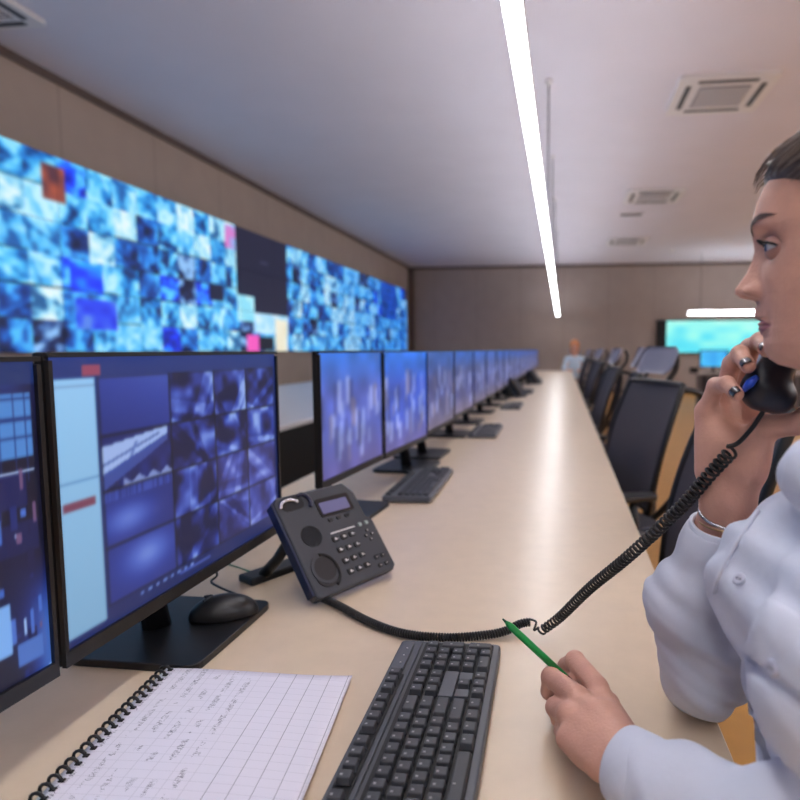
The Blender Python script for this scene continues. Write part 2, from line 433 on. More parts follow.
# ------------------------------------------------------------------ monitors
def monitor(xa, ya, xb, yb, ztop, zbot, img, label, bx=0, cyb=.045):
    """screen plane from near lower corner (xa,ya) to far corner (xb,yb), facing the chairs"""
    a = Vector((xa, ya, 0)); b = Vector((xb, yb, 0)); d = b-a; L = d.length; ang = math.atan2(d.y, d.x)
    c = (a+b)/2
    r = empty('monitor', (c.x, c.y, .74), ang, label, 'monitor', 'monitors along the beige desk')
    z0, z1 = zbot-.74, ztop-.74; hh = z1-z0
    # local x along the screen, -y faces the chairs
    MB().box((0, .010, (z0+z1)/2), (L, .015, hh)).build('case', M_black, r, bevel=.003)
    fr = MB()
    bz = .0055
    fr.box((0, -.001, z1-bz/2), (L, .006, bz)); fr.box((0, -.001, z0+.009), (L, .006, .018))
    fr.box((-L/2+bz/2, -.001, (z0+z1)/2+.004), (bz, .006, hh-.026)); fr.box((L/2-bz/2, -.001, (z0+z1)/2+.004), (bz, .006, hh-.026))
    fr.build('bezel', M_black, r)
    grid_screen('screen', img, (-L/2+bz, .0008, z0+.018), (L-2*bz, 0, 0), (0, 0, hh-.018-bz), M_screen, r)
    MB().box((0, .042, (z0+z1)/2), (L*.5, .05, hh*.45)).build('rear_housing', M_black, r, bevel=.01)
    MB().tube([(bx, .085, .01), (bx, .10, .1), (bx*.5, .07, (z0+z1)/2)], [.022, .02, .02], 12).build('stand_neck', M_black, r, smooth=True)
    MB().prism(rrect(.235, .21, .02, cx=bx, cy=cyb), 0, .012).build('stand_base', M_black, r, bevel=.002)
    return r
def img_m1():
    h, w = 170, 250; im = np.zeros((h, w, 3)); im[:] = np.array((16, 34, 96))/255
    yb = np.linspace(0, 1, h)[:, None, None]
    im += yb**6*np.array((-.02, .05, .12))
    R = np.random.default_rng(3)
    X = [.135, .39, .60, .79, .985]; Y = [.075, .29, .50, .71, .925]
    BD = [(10, 16, 62), (22, 36, 112), (40, 62, 160), (78, 104, 200), (140, 170, 235)]
    for i in range(4):
        for j in range(4):
            x0, x1, y0, y1 = [int(v) for v in (X[i]*w, X[i+1]*w, Y[j]*h, Y[j+1]*h)]
            c = cctv(y1-y0, x1-x0, R, BD, .05)
            yy, xx = np.mgrid[0:y1-y0, 0:x1-x0]; yy = yy/(y1-y0); xx = xx/(x1-x0)
            if i == 0 and j == 2:      # white car, dark road
                c = grad(.02+.3*smooth_noise(y1-y0, x1-x0, 4, R), BD)
                c[(yy > .0+.74*xx) & (yy < .84) & (xx < .93)] = np.array((52, 74, 156))/255
                c[(yy > .30+.56*xx) & (yy < .80+.2*xx) & (xx < .93)] = np.array((158, 184, 238))/255
                c[(yy > .80+.2*xx)] = np.array((26, 38, 108))/255
                c[(np.abs(yy-.46-.50*xx) < .018) & (xx < .8)] = np.array((60, 84, 160))/255
                c[(np.abs(xx-.22-.3*yy) < .02) & (yy > .30+.56*xx) & (yy < .8)] = np.array((90, 116, 190))/255
                c[(yy < .10+.05*np.sin(xx*30)) & (xx > .25)] = np.array((120, 140, 200))/255
            if i == 0 and j == 0:
                c = grad(.35+.5*np.exp(-(((xx-.55)/.35)**2+((yy-.6)/.35)**2)), BD)
            if i == 0 and j == 1:
                c = grad(.3+.5*np.exp(-(((xx-.3)/.35)**2+((yy-.4)/.3)**2))+.25*(yy > .8)*(R.random((1, x1-x0)) > .5), BD)
            if i == 0 and j == 3: c = grad(.3+.2*yy+.1*xx, BD)
            if i >= 2 and j <= 1: c = c*.75+np.array((104, 92, 160))/255*.3
            c[0] *= .4; c[:, 0] *= .4; c[-1] *= .6; c[:, -1] *= .5
            im[y0:y1, x0:x1] = c
    rect(im, .01, .125, .03, .925, (150, 205, 250)); im[int(.03*h):int(.925*h), int(.01*w):int(.125*w)] *= (.84+.16*np.linspace(0, 1, int(.925*h)-int(.03*h)))[:, None, None]
    rect(im, .01, .125, .565, .57, (80, 130, 190)); rect(im, .018, .11, .475, .50, (120, 62, 88)); rect(im, .01, .125, .895, .90, (110, 150, 200))
    rect(im, .09, .145, .935, .975, (150, 66, 96))
    for k in range(8): rect(im, .24+k*.03, .255+k*.03, .05, .06, (120, 150, 220))
    rect(im, .4, .55, .04, .05, (70, 90, 180))
    return soft(im, 2)*.96+.012
def img_m0():
    h, w = 150, 420; R = np.random.default_rng(12); im = cctv(h, w, R, [(6, 10, 40), (14, 28, 90), (36, 66, 150), (90, 140, 220), (170, 205, 245)], .15)
    for k in range(90):
        x = R.random()*.98; y = R.random()*.85; rect(im, x, x+.004+.03*R.random(), y, y+.015+.08*R.random(), [(14, 20, 70), (60, 100, 190), (150, 190, 245), (24, 40, 110)][R.integers(4)])
    rect(im, .86, .99, .70, .9, (74, 132, 205))
    for x in (.885, .92, .95, .975): rect(im, x, x+.003, .62, .9, (24, 50, 120))
    for y in (.76, .82, .88): rect(im, .86, .99, y, y+.008, (24, 50, 120))
    rect(im, .9, .97, .55, .66, (18, 26, 84)); rect(im, .84, .99, .655, .665, (190, 214, 250)); rect(im, .86, .99, .40, .50, (16, 24, 78))
    for k in range(40):
        x = .86+R.random()*.12; y = .12+R.random()*.5; rect(im, x, x+.002+.012*R.random(), y, y+.01+.07*R.random(), [(14, 20, 70), (70, 110, 200), (170, 205, 250), (24, 40, 110), (110, 80, 120)][R.integers(5)])
    rect(im, .86, .92, .10, .26, (120, 170, 235)); rect(im, .93, .985, .05, .12, (70, 110, 190))
    rect(im, 0, 1, .93, 1, (16, 44, 104))
    return soft(im, 1)
def img_far(seed, top, mid, low):
    R = np.random.default_rng(seed); h, w = 64, 56; yy = np.linspace(0, 1, h)[:, None]*np.ones((1, w))
    im = grad(yy, [low, mid, mid, top]); n = smooth_noise(h, w, 7, R)
    for k in range(34):
        x = R.random(); y = .08+R.random()*.5; rect(im, x, min(1, x+.02+.05*R.random()), y, y+.1+.2*R.random(), [(150, 165, 225), (60, 70, 130), (130, 120, 150), (170, 180, 235)][R.integers(4)])
    im = soft(im, 3)*.75+.25*grad(yy, [low, mid, mid, top]); return np.clip(im*(.85+.3*n[..., None]), 0, 1)
monitor(-.595, .035, -.575, .598, 1.203, .836, img_m0(), 'monitor cut off by the left edge of the picture')
monitor(-.585, .618, -.585, 1.172, 1.207, .833, img_m1(), 'large monitor with camera grid and white side list, behind the spiral notebook')
monitor(-.598, 1.417, -.568, 1.842, 1.208, .862, img_far(1, (40, 110, 215), (84, 100, 190), (90, 84, 150)), 'monitor directly behind the desk phone, past the gap in the row')
monitor(-.570, 1.862, -.532, 2.318, 1.208, .858, img_far(2, (20, 110, 225), (62, 90, 195), (96, 90, 160)), 'monitor behind the second keyboard, right of the one behind the phone', .22, .08)
farlab = ['fourth', 'fifth', 'sixth', 'seventh', 'eighth', 'ninth', 'tenth', 'eleventh', 'twelfth', 'thirteenth', 'fourteenth', 'fifteenth', 'sixteenth', 'seventeenth', 'eighteenth', 'nineteenth', 'twentieth', 'twenty first']
y = 2.335; k = 0
MONY = []
while y < 12.6:
    L = .55
    monitor(-.545, y, -.528, y+L, 1.208, .862, img_far(20+k, (30, 84, 180), (72, 80, 140), (110, 100, 128)), 'bluish monitor, %s beyond the desk phone counting away' % (farlab[k-1+0] if k else 'third'), 0, .085)
    MONY.append(y+L/2); y += L+(.03 if k % 2 else .10); k += 1

# ------------------------------------------------------------------ keyboards
def keycap(w, h):
    m = MB(); m.box((0, 0, .0045), (w-.0035, h-.0035, .009), taper=.16); return m
def keyboard(full=True):
    r = empty('keyboard')
    # local x along length (left->right), y up the rows (away from typist)
    L, D = .462, .154
    poly = rrect(L, D, .008)
    MB().prism(poly, .004, .021).build('body', M_kbody, r, bevel=.003)
    MB().box((-.0, -.015, .0235-.001), (L-.022, .104, .002)).box((-.045, .060, .0225), (L-.115, .021, .002)).build('key_well', M_well, r)
    MB().box((0, .0435, .0235), (L-.02, .0022, .004)).build('ridge', M_kbody, r)
    u = .0188; keys = []
    x0 = -.213; yb = -.0585; uy = .0201
    rows = [[1.25, 1.25, 1.25, 6.25, 1.25, 1.25, 1.25, 1.25], [2.25]+[1]*10+[2.75], [1.75]+[1]*11+[2.25], [1.5]+[1]*12+[1.5], [1]*13+[2]]
    for j, row in enumerate(rows):
        x = x0
        for w in row: keys.append((x+w*u/2, yb+j*uy, w, 1)); x += w*u
    fy = yb+5*uy+.018
    x = x0; keys.append((x+u/2, fy, 1, 1))
    for g in range(3):
        for q in range(4): keys.append((x0+(2+g*4.5+q)*u+u/2, fy, 1, 1))
    nx = x0+15.3*u
    for q in range(3):
        keys.append((nx+q*u+u/2, fy, 1, 1)); keys.append((nx+q*u+u/2, yb+4*uy, 1, 1)); keys.append((nx+q*u+u/2, yb+3*uy, 1, 1)); keys.append((nx+q*u+u/2, yb, 1, 1))
    keys.append((nx+1.5*u, yb+uy, 1, 1))
    qx = x0+18.6*u
    for j in (4, 3, 2, 1):
        for q in range(3): keys.append((qx+q*u+u/2, yb+j*uy, 1, 1))
    keys += [(qx+3*u+u/2, yb+4*uy, 1, 1), (qx+3*u+u/2, yb+2.5*uy, 1, 2), (qx+3*u+u/2, yb+.5*uy, 1, 2), (qx+u, yb, 2, 1), (qx+2.5*u, yb, 1, 1)]
    # raised blank platform between the clusters
    MB().box((nx+1.5*u, yb+2*uy, .0255), (3.2*u, uy*.95, .007)).box((nx+.42*u, yb+1*uy, .0255), (.9*u, u, .007)).box((nx+2.58*u, yb+uy, .0255), (.9*u, u, .007)).build('blank_platform', M_kbody, r, bevel=.001)
    MB().box((qx+2*u, fy+.001, .0245), (4*u, .016, .005)).build('indicator_panel', M_kbody, r, bevel=.001)
    for q in range(3): MB().lathe([(.0012, 0), (.0012, .0008)], (qx+(.8+q*1.1)*u, fy, .027), 8).build('indicator_light', M_print, r)
    return r, keys
LEG = [None]
M_leg = mat('legend_grey', (150, 150, 152), .6)
def fill_keys(r, keys):
    cache = {}; order = sorted(keys, key=lambda k: -k[0])       # far (numpad) end shows first
    for (x, y, w, h) in order[:100]:
        if (w, h) not in cache:
            o = keycap(w*.0188, h*.0201).build('key', M_key, r, bevel=.0012); cache[(w, h)] = o
            # printed legend
        else:
            o = cache[(w, h)].copy(); COL.objects.link(o); o.parent = r
        o.location = (x, y, .024)
        if LEG[0] is None: LEG[0] = MB().box((-.002, .003, .0093), (.0026, .0028, .0004)).build('legend', M_leg, o)
        else:
            q = LEG[0].copy(); COL.objects.link(q); q.parent = o
    m = MB()
    for (x, y, w, h) in order[100:]: m.box((x, y, .0285), (w*.0188-.0035, h*.0201-.0035, .009), taper=.16)
    if len(order) > 100: tag(m.build('key', M_key, r, bevel=.0012), kind='stuff')
    return r
kb, keys = keyboard(); fill_keys(kb, keys)
tag(kb, 'black full size keyboard in the foreground beside the spiral notebook', 'keyboard', 'keyboards on the beige desk')
kb.location = (-.162, .648, .74); kb.rotation_euler = (0, 0, PI/2+math.radians(1.2))
# far keyboards: one mesh of keys each is too small to show, so simple caps
def far_keyboard(x, y, rz, label, group='keyboards on the beige desk'):
    r = empty('keyboard', (x, y, .74), rz, label, 'keyboard', group)
    MB().prism(rrect(.45, .154, .008), .004, .021).build('body', M_kbody, r, bevel=.003)
    m = MB()
    for (a, b, w, h) in keys: m.box((a, b, .0255), (w*.0188-.0035, h*.0201-.0035, .009), taper=.16)
    tag(m.build('key', M_key, r), kind='stuff'); return r
far_keyboard(-.48, 1.99, PI/2+.03, 'dark keyboard between the desk phone and the third monitor stand')
far_keyboard(-.43, 3.36, PI/2+.02, 'second smaller keyboard away beyond the dark one, near the lamp glare')
far_keyboard(-.41, 4.9, PI/2, 'tiny blurred keyboard third away beyond the dark one')
far_keyboard(-.40, 6.6, PI/2, 'tiny blurred keyboard fourth away along the desk')
far_keyboard(-.40, 9.3, PI/2, 'farthest barely visible keyboard on the desk')

# ------------------------------------------------------------------ desk phone
ph = empty('desk_phone', (-.441, 1.008, .74), math.atan2(.181, .097), 'dark grey desk phone with small display, its handset lifted off', 'phone')
# local: x along the front edge, y towards the back
A = math.radians(52); Rt = Matrix.Rotation(A, 4, 'X')
PW, PL, PT = .203, .212, .026
Mx = Matrix.Translation((0, .012, .004)) @ Rt
out = [(0+.006, 0), (PW-.01, 0), (PW, .008), (PW, .118), (PW-.012, .128), (PW-.012, .185), (PW-.03, PL), (.01, PL), (0, PL-.01), (0, .006)]
MB().prism(out, -PT*.0, PT, Mx).build('body', M_dark, ph, bevel=.004, bseg=3)
MB().prism([(-.004, .01), (.004, .01), (.004, PL-.01), (-.004, PL-.01)], .001, PT-.004, Mx).build('side_strip', M_darkblue, ph, bevel=.002)
def onph(x, y, z): return Mx @ Vector((x, y, PT+z))
def disc(r0, r1, cx, cy, h0, h1, seg=28):
    m = MB(); m.lathe([(r0, h0), (r0, h1), (r1, h1), (r1, h0-.001)], seg=seg)
    m.v = [tuple(onph(v[0]+cx, v[1]+cy, v[2])) for v in m.v]; return m
# handset cradles: recessed cups shown as raised rims with dark floors
disc(.030, .024, .042, .050, 0, .002).build('earpiece_cup', M_dark, ph)
def ring(rx, ry, cx, cy, z, r, a0=0, a1=2*PI, n=28):
    return [onph(cx+rx*math.cos(a0+(a1-a0)*i/n), cy+ry*math.sin(a0+(a1-a0)*i/n), z) for i in range(n+1)]
MB().prism(rrect(.052, .062, .022, 6, .041, .045), PT-.002, PT+.0012, Mx).build('mouthpiece_cup', mat('cup_dark', (30, 31, 35), .4), ph)
MB().tube(ring(.027, .033, .041, .045, .001, 0, -1.2, 1.6), .0035, 8).build('cup_rim', M_blackm, ph, smooth=True)
disc(.022, .022, .045, .118, 0, .0008).build('speaker_grille', mat('speaker_grey', (36, 37, 41), .7), ph)
MB().prism(rrect(.05, .03, .012, 5, .037, .193), PT-.001, PT+.001, Mx).build('cradle_hook', mat('hook_dark', (24, 25, 29), .4), ph)
MB().tube(ring(.020, .012, .028, .188, .003, 0, .2, 3.3), .004, 8).build('hook_switch', M_metal, ph, smooth=True)
MB().tube(ring(.014, .017, .062, .190, .002, 0, -.9, 2.2), .004, 8).build('earpiece_rim', mat('rim_blue', (20, 22, 52), .3), ph, smooth=True)
MB().prism(rrect(.085, .040, .004, 3, .128, .168), PT-.001, PT+.002, Mx).build('display_frame', mat('frame_black', (18, 18, 22), .3), ph)
MB().prism(rrect(.070, .025, .002, 3, .126, .166), PT, PT+.003, Mx).build('display', mat('lcd', (96, 96, 128), .25, emit=(96, 96, 140), es=.25), ph)
def pbtn(x, y, w, h, m=M_key):
    q = MB().prism(rrect(w, h, min(w, h)*.3, 3), 0, .003).build('button', m, ph, bevel=.0006)
    q.matrix_local = Mx @ Matrix.Translation((x, y, PT-.0005)); return q
M_pb = mat('phone_button', (30, 31, 35), .4)
for i in range(3): pbtn(.102+i*.021, .139, .011, .007, M_pb)
for j in range(4):
    for i in range(3):
        b = pbtn(.092+i*.0215, .098-j*.0235, .015, .012, M_pb)
        q = MB().box((0, 0, .0033), (.0035, .005, .0006)).box((.004, -.001, .0033), (.002, .002, .0006)).build('legend', M_print, b)
for (i, j) in ((0, 0), (1, 0), (0, 1), (1, 1)): pbtn(.165+i*.017, .035+(-j)*.018, .011, .009, M_pb); 
for (x, yv) in ((.174, .095), (.166, .085), (.182, .085), (.174, .075)): 
    b = pbtn(x, yv, .007, .006, M_pb); MB().box((0, 0, .0033), (.0025, .0025, .0006)).build('legend', M_print, b)
for (i, j) in ((0, 0), (1, 0), (0, 1), (1, 1)):
    MB().box(onph(.165+i*.017, .035-j*.018, .003), (.003, .001, .001)).build('button_legend', M_print, ph)
for i in range(2): pbtn(.164+i*.018, .112, .009, .008, mat('button_green_grey', (150, 165, 160), .5))
MB().prism([(.088, .110), (.150, .110), (.150, .113), (.088, .113)], PT, PT+.0006, Mx).build('label_strip', M_print, ph)
# foot behind
MB().tube([(.05, .13, .10), (.04, .165, .05), (.03, .20, .012)], [.012, .011, .012], 10).tube([(.15, .13, .10), (.15, .165, .05), (.15, .20, .012)], [.012, .011, .012], 10).build('stand_strut', M_black, ph, smooth=True)
MB().box((.09, .212, .008), (.19, .05, .016)).build('stand_foot', M_black, ph, bevel=.005)

# handset (held) ------------------------------------------------------
def hs(x, y, Y): return aty(x, y, Y)
H0 = Vector(aty(766, 392, .668)); H1 = Vector((.335, .655, 1.285))
ax = (H1-H0).normalized(); side = Vector((0, 1, 0)); side = (side-ax*side.dot(ax)).normalized(); bk = ax.cross(side)   # bk points away from the face
LH = (H1-H0).length
def hsdf(P):
    toh = -side*0.0
    pc = [np.array(H0+bk*.004+ax*.0), np.array(H0+bk*.02+ax*.05), np.array(H0+bk*.022+ax*(LH-.05)), np.array(H1)]
    d = cone(P, pc[0], pc[1], .021, .016); d = sm(d, cone(P, pc[1], pc[2], .016, .016), .01); d = sm(d, cone(P, pc[2], pc[3], .016, .023), .01)
    d = sm(d, cone(P, pc[0], np.array(H0-bk*.010+ax*.005), .0225, .020), .008); d = sm(d, cone(P, pc[3], np.array(H1-bk*.012), .026, .022), .008)
    return d
lo = [min(H0[i], H1[i])-.06 for i in range(3)]; hi = [max(H0[i], H1[i])+.06 for i in range(3)]
hand_set = empty('phone_handset', H0, 0, 'dark phone handset held to the woman\'s ear', 'handset')
Vh, Fh = nets(hsdf, lo, hi, .0025); Vh = Vh-np.array(H0)
sdf_obj('body', [(Vh, Fh)], mat('handset_plastic', (20, 25, 38), .33), hand_set)
MB().tube([aty(744, 390, .655)-H0, aty(750, 383, .647)-H0, aty(757, 377, .649)-H0], [.003, .005, .003], 8).build('blue_highlight', mat('highlight_blue', (40, 80, 200), .3), hand_set, smooth=True)  # blue highlight on the handset, modelled as a coloured strip

# cord ---------------------------------------------------------------
def bez(P, n):
    P = [Vector(p) for p in P]; out = []
    for i in range(len(P)-1):
        p0 = P[max(i-1, 0)]; p1 = P[i]; p2 = P[i+1]; p3 = P[min(i+2, len(P)-1)]
        for k in range(n):
            t = k/n; out.append(.5*((2*p1)+(-p0+p2)*t+(2*p0-5*p1+4*p2-p3)*t*t+(-p0+3*p1-3*p2+p3)*t**3))
    out.append(P[-1]); return out
def coil(path, R, r, pitch, seg=6, per=14):
    L = [0]
    for a, b in zip(path, path[1:]): L.append(L[-1]+(b-a).length)
    tot = L[-1]; n = int(tot/pitch*per); out = []; up = Vector((0, 0, 1)); j = 0
    for i in range(n+1):
        s = tot*i/n
        while j < len(L)-2 and L[j+1] < s: j += 1
        f = (s-L[j])/max(1e-9, L[j+1]-L[j]); p = path[j].lerp(path[j+1], f); t = (path[j+1]-path[j]).normalized()
        u = (up-t*up.dot(t)).normalized(); w = t.cross(u); up = u
        a = 2*PI*i/per; out.append(p+(u*math.cos(a)+w*math.sin(a))*R)
    return out
cord = empty('coiled_cord', atz(330, 607, .75), 0, 'black coiled phone cord from the desk phone up to the handset', 'cord')
def rel(pts): o = Vector(cord.location); return [Vector(p)-o for p in pts]
pathA = bez([atz(322, 598, .750), atz(340, 606, .749), atz(368, 621, .748), atz(402, 633, .748), atz(445, 637.5, .748), atz(485, 635, .748), atz(505, 631, .75), atz(520, 624, .755), atz(530, 622, .757)], 14)
pathB = bez([atz(541, 631, .752), aty(560, 617, .93), aty(590, 588, .86), aty(630, 555, .78), aty(680, 508, .72), aty(712, 472, .69), aty(732, 451, .67)], 14)
cA = coil(pathA, .0052, .0021, .0046); cB = coil(pathB, .0066, .0018, .0078)
link = bez([cA[-1], atz(536, 622, .765), atz(534, 630, .756), cB[0]], 8)
lead = bez([cB[-1], aty(738, 443, .67), aty(752, 428, .668), H0+Vector((-.002, -.004, -.018))], 8)
MB().tube(rel(cA), .0022, 6).build('lying_coil', M_cord, cord, smooth=True)
MB().tube(rel(cB), .0019, 6).build('stretched_coil', M_cord, cord, smooth=True)
MB().tube(rel(link), .0019, 6).build('kink', M_cord, cord, smooth=True)
MB().tube(rel(lead), .0026, 8).build('straight_lead', M_cord, cord, smooth=True)

# ------------------------------------------------------------------ mouse and small desk things
ms = empty('computer_mouse', atz(224, 614, .755), .45, 'black computer mouse resting on the monitor stand base', 'mouse')
ms.location.z = .752
def mdf(P):
    d = ell(P, (0, 0, .004), (.056, .031, .034)); return np.maximum(d, -P[..., 2])
sdf_obj('shell', [nets(mdf, (-.07, -.04, -.01), (.07, .04, .05), .002)], M_black, ms)
MB().tube([(-.03, -.01, .034), (-.018, 0, .038), (-.03, .01, .034)], .0025, 6).build('scroll_wheel', M_dark, ms)
mc = tag(MB().tube(bez([ms.location+Vector((-.0, .055, .012)), atz(212, 583, .76), atz(217, 574, .77), atz(205, 560, .80), Vector((-.74, .98, .84))], 8), .0022, 6).build('mouse_cable', M_black, smooth=True), 'thin black cable looping behind the mouse', 'cable')
tag(MB().tube(bez([atz(222, 562, .743), atz(240, 568, .743), atz(262, 576, .745)], 6), .0018, 6).build('network_cable', mat('teal_cable', (40, 120, 90), .5), smooth=True), 'thin green cable behind the desk phone', 'cable')
for (x, y, l) in ((-.40, 5.9, 'first of two tiny dark desk phones far along the desk'), (-.33, 8.2, 'second of two tiny dark desk phones far along the desk')):
    r = empty('desk_phone', (x, y, .74), 1.1, l, 'phone', 'far desk phones')
    R_ = Matrix.Rotation(math.radians(50), 4, 'X')
    MB().prism(rrect(.2, .21, .01, cy=.115), 0, .026, R_).build('body', M_dark, r)
    MB().prism(rrect(.05, .2, .015, cx=-.07, cy=.115), .026, .055, R_).build('handset', M_black, r)
    MB().box((0, .13, .06), (.16, .03, .12)).build('stand', M_black, r)

# ------------------------------------------------------------------ notebook
a = Vector((-.581, .79)); 
nb = empty('spiral_notebook', (-.568, .775, .74), math.radians(7.5), 'open spiral notebook with ruled white page and handwriting', 'notebook')
NW, NL = .275, .37
m = bpy.data.materials.new('ruled_page'); m.use_nodes = True; nt = m.node_tree; b = nt.nodes['Principled BSDF']; b.inputs['Roughness'].default_value = .8
tc = nt.nodes.new('ShaderNodeTexCoord'); sx = nt.nodes.new('ShaderNodeSeparateXYZ'); nt.links.new(tc.outputs['Object'], sx.inputs[0])
def MT(op, a, b_=None, c_=None):
    q = nt.nodes.new('ShaderNodeMath'); q.operation = op
    for i, v in enumerate((a, b_, c_)):
        if v is None: continue
        if isinstance(v, (int, float)): q.inputs[i].default_value = v
        else: nt.links.new(v, q.inputs[i])
    return q.outputs[0]
X_, Y_ = sx.outputs[0], sx.outputs[1]
lx = MT('LESS_THAN', MT('FRACT', MT('DIVIDE', X_, .0245)), .03)
ly = MT('LESS_THAN', MT('FRACT', MT('DIVIDE', MT('ADD', Y_, MT('MULTIPLY', X_, .1)), .013)), .035)
lx = MT('MULTIPLY', lx, MT('ADD', MT('MULTIPLY', MT('GREATER_THAN', X_, .155), .5), .25))
ly = MT('MULTIPLY', ly, .28)
# handwriting: wobbly strokes on each column line
wv = nt.nodes.new('ShaderNodeTexNoise'); wv.inputs['Scale'].default_value = 420; wv.inputs['Detail'].default_value = 2
mp = nt.nodes.new('ShaderNodeMapping'); mp.inputs['Scale'].default_value = (.35, 1, 1); nt.links.new(tc.outputs['Object'], mp.inputs[0]); nt.links.new(mp.outputs[0], wv.inputs['Vector'])
st = MT('COMPARE', wv.outputs[0], .5, .035)
fr = MT('FRACT', MT('DIVIDE', X_, .0245))
band = MT('COMPARE', fr, .5, .16)
n2 = nt.nodes.new('ShaderNodeTexNoise'); n2.inputs['Scale'].default_value = 45; nt.links.new(tc.outputs['Object'], n2.inputs['Vector'])
wr = MT('MULTIPLY', MT('MULTIPLY', st, band), MT('MULTIPLY', MT('GREATER_THAN', n2.outputs[0], .5), MT('LESS_THAN', X_, .14)))
ink = MT('MAXIMUM', MT('MAXIMUM', lx, ly), MT('MULTIPLY', wr, .7))
mx = nt.nodes.new('ShaderNodeMix'); mx.data_type = 'RGBA'; nt.links.new(ink, mx.inputs[0])
mx.inputs[6].default_value = lin((226, 224, 236))+(1,); mx.inputs[7].default_value = lin((70, 74, 96))+(1,); nt.links.new(mx.outputs[2], b.inputs['Base Color'])
pg = MB(); n = 24
for j in range(n+1):
    for i in range(n+1):
        u, v = i/n, j/n; z = .009+.003*math.sin(u*3.2)+.004*max(0, u-.85)*math.sin(v*6+1)
        pg.v.append((u*NW, -v*NL-.085*u*NW*(1+.5*math.sin(u*3.1)), z))
for j in range(n):
    for i in range(n): k = j*(n+1)+i; pg.f.append([k, k+n+1, k+n+2, k+1])
pgo = pg.build('page', m, nb, smooth=True)
so = pgo.modifiers.new('s', 'SOLIDIFY'); so.thickness = .0003
MB().prism([(.002, -.004), (NW-.003, -.004-.085*NW), (NW-.003, -NL-.085*NW+.004), (.002, -NL+.004)], 0, .008).build('page_block', mat('paper', (214, 212, 220), .85), nb)
sp = MB(); nr = 28
for k in range(nr):
    yy = -.008-k*(NL-.016)/(nr-1)
    sp.tube([(.002+.0070*math.cos(t), yy, .0095+.0070*math.sin(t)) for t in [2*PI*q/12 for q in range(12)]], .0020, 6, closed=True)
sp.build('spiral_binding', M_black, nb, smooth=True)
ho = MB()
for k in range(nr):
    yy = -.008-k*(NL-.016)/(nr-1); ho.box((.0095, yy, .0105), (.006, .0048, .0016))
ho.build('punch_holes', M_well, nb)

# ------------------------------------------------------------------ pen
pa = atz(562, 674, .803); pb_ = Vector(atz(506, 622, .857)); dr = (pb_-pa).normalized()
pen = empty('pen', pb_, 0, 'green pen held between the fingers of the resting hand', 'pen')
q0 = Vector((0, 0, 0)); 
MB().tube([q0, -dr*.004, -dr*.010, -dr*.1], [.0022, .0036, .0046, .0046], 12).build('barrel', mat('pen_green', (18, 150, 70), .3, emit=None), pen, smooth=True)
MB().tube([dr*.006, q0], [.0010, .0020], 8).build('tip', mat('pen_dark_green', (12, 70, 40), .3), pen)
MB().tube([-dr*.1, -dr*.128, -dr*.134], [.0042, .0040, .002], 12).build('grip_end', M_blackm, pen)

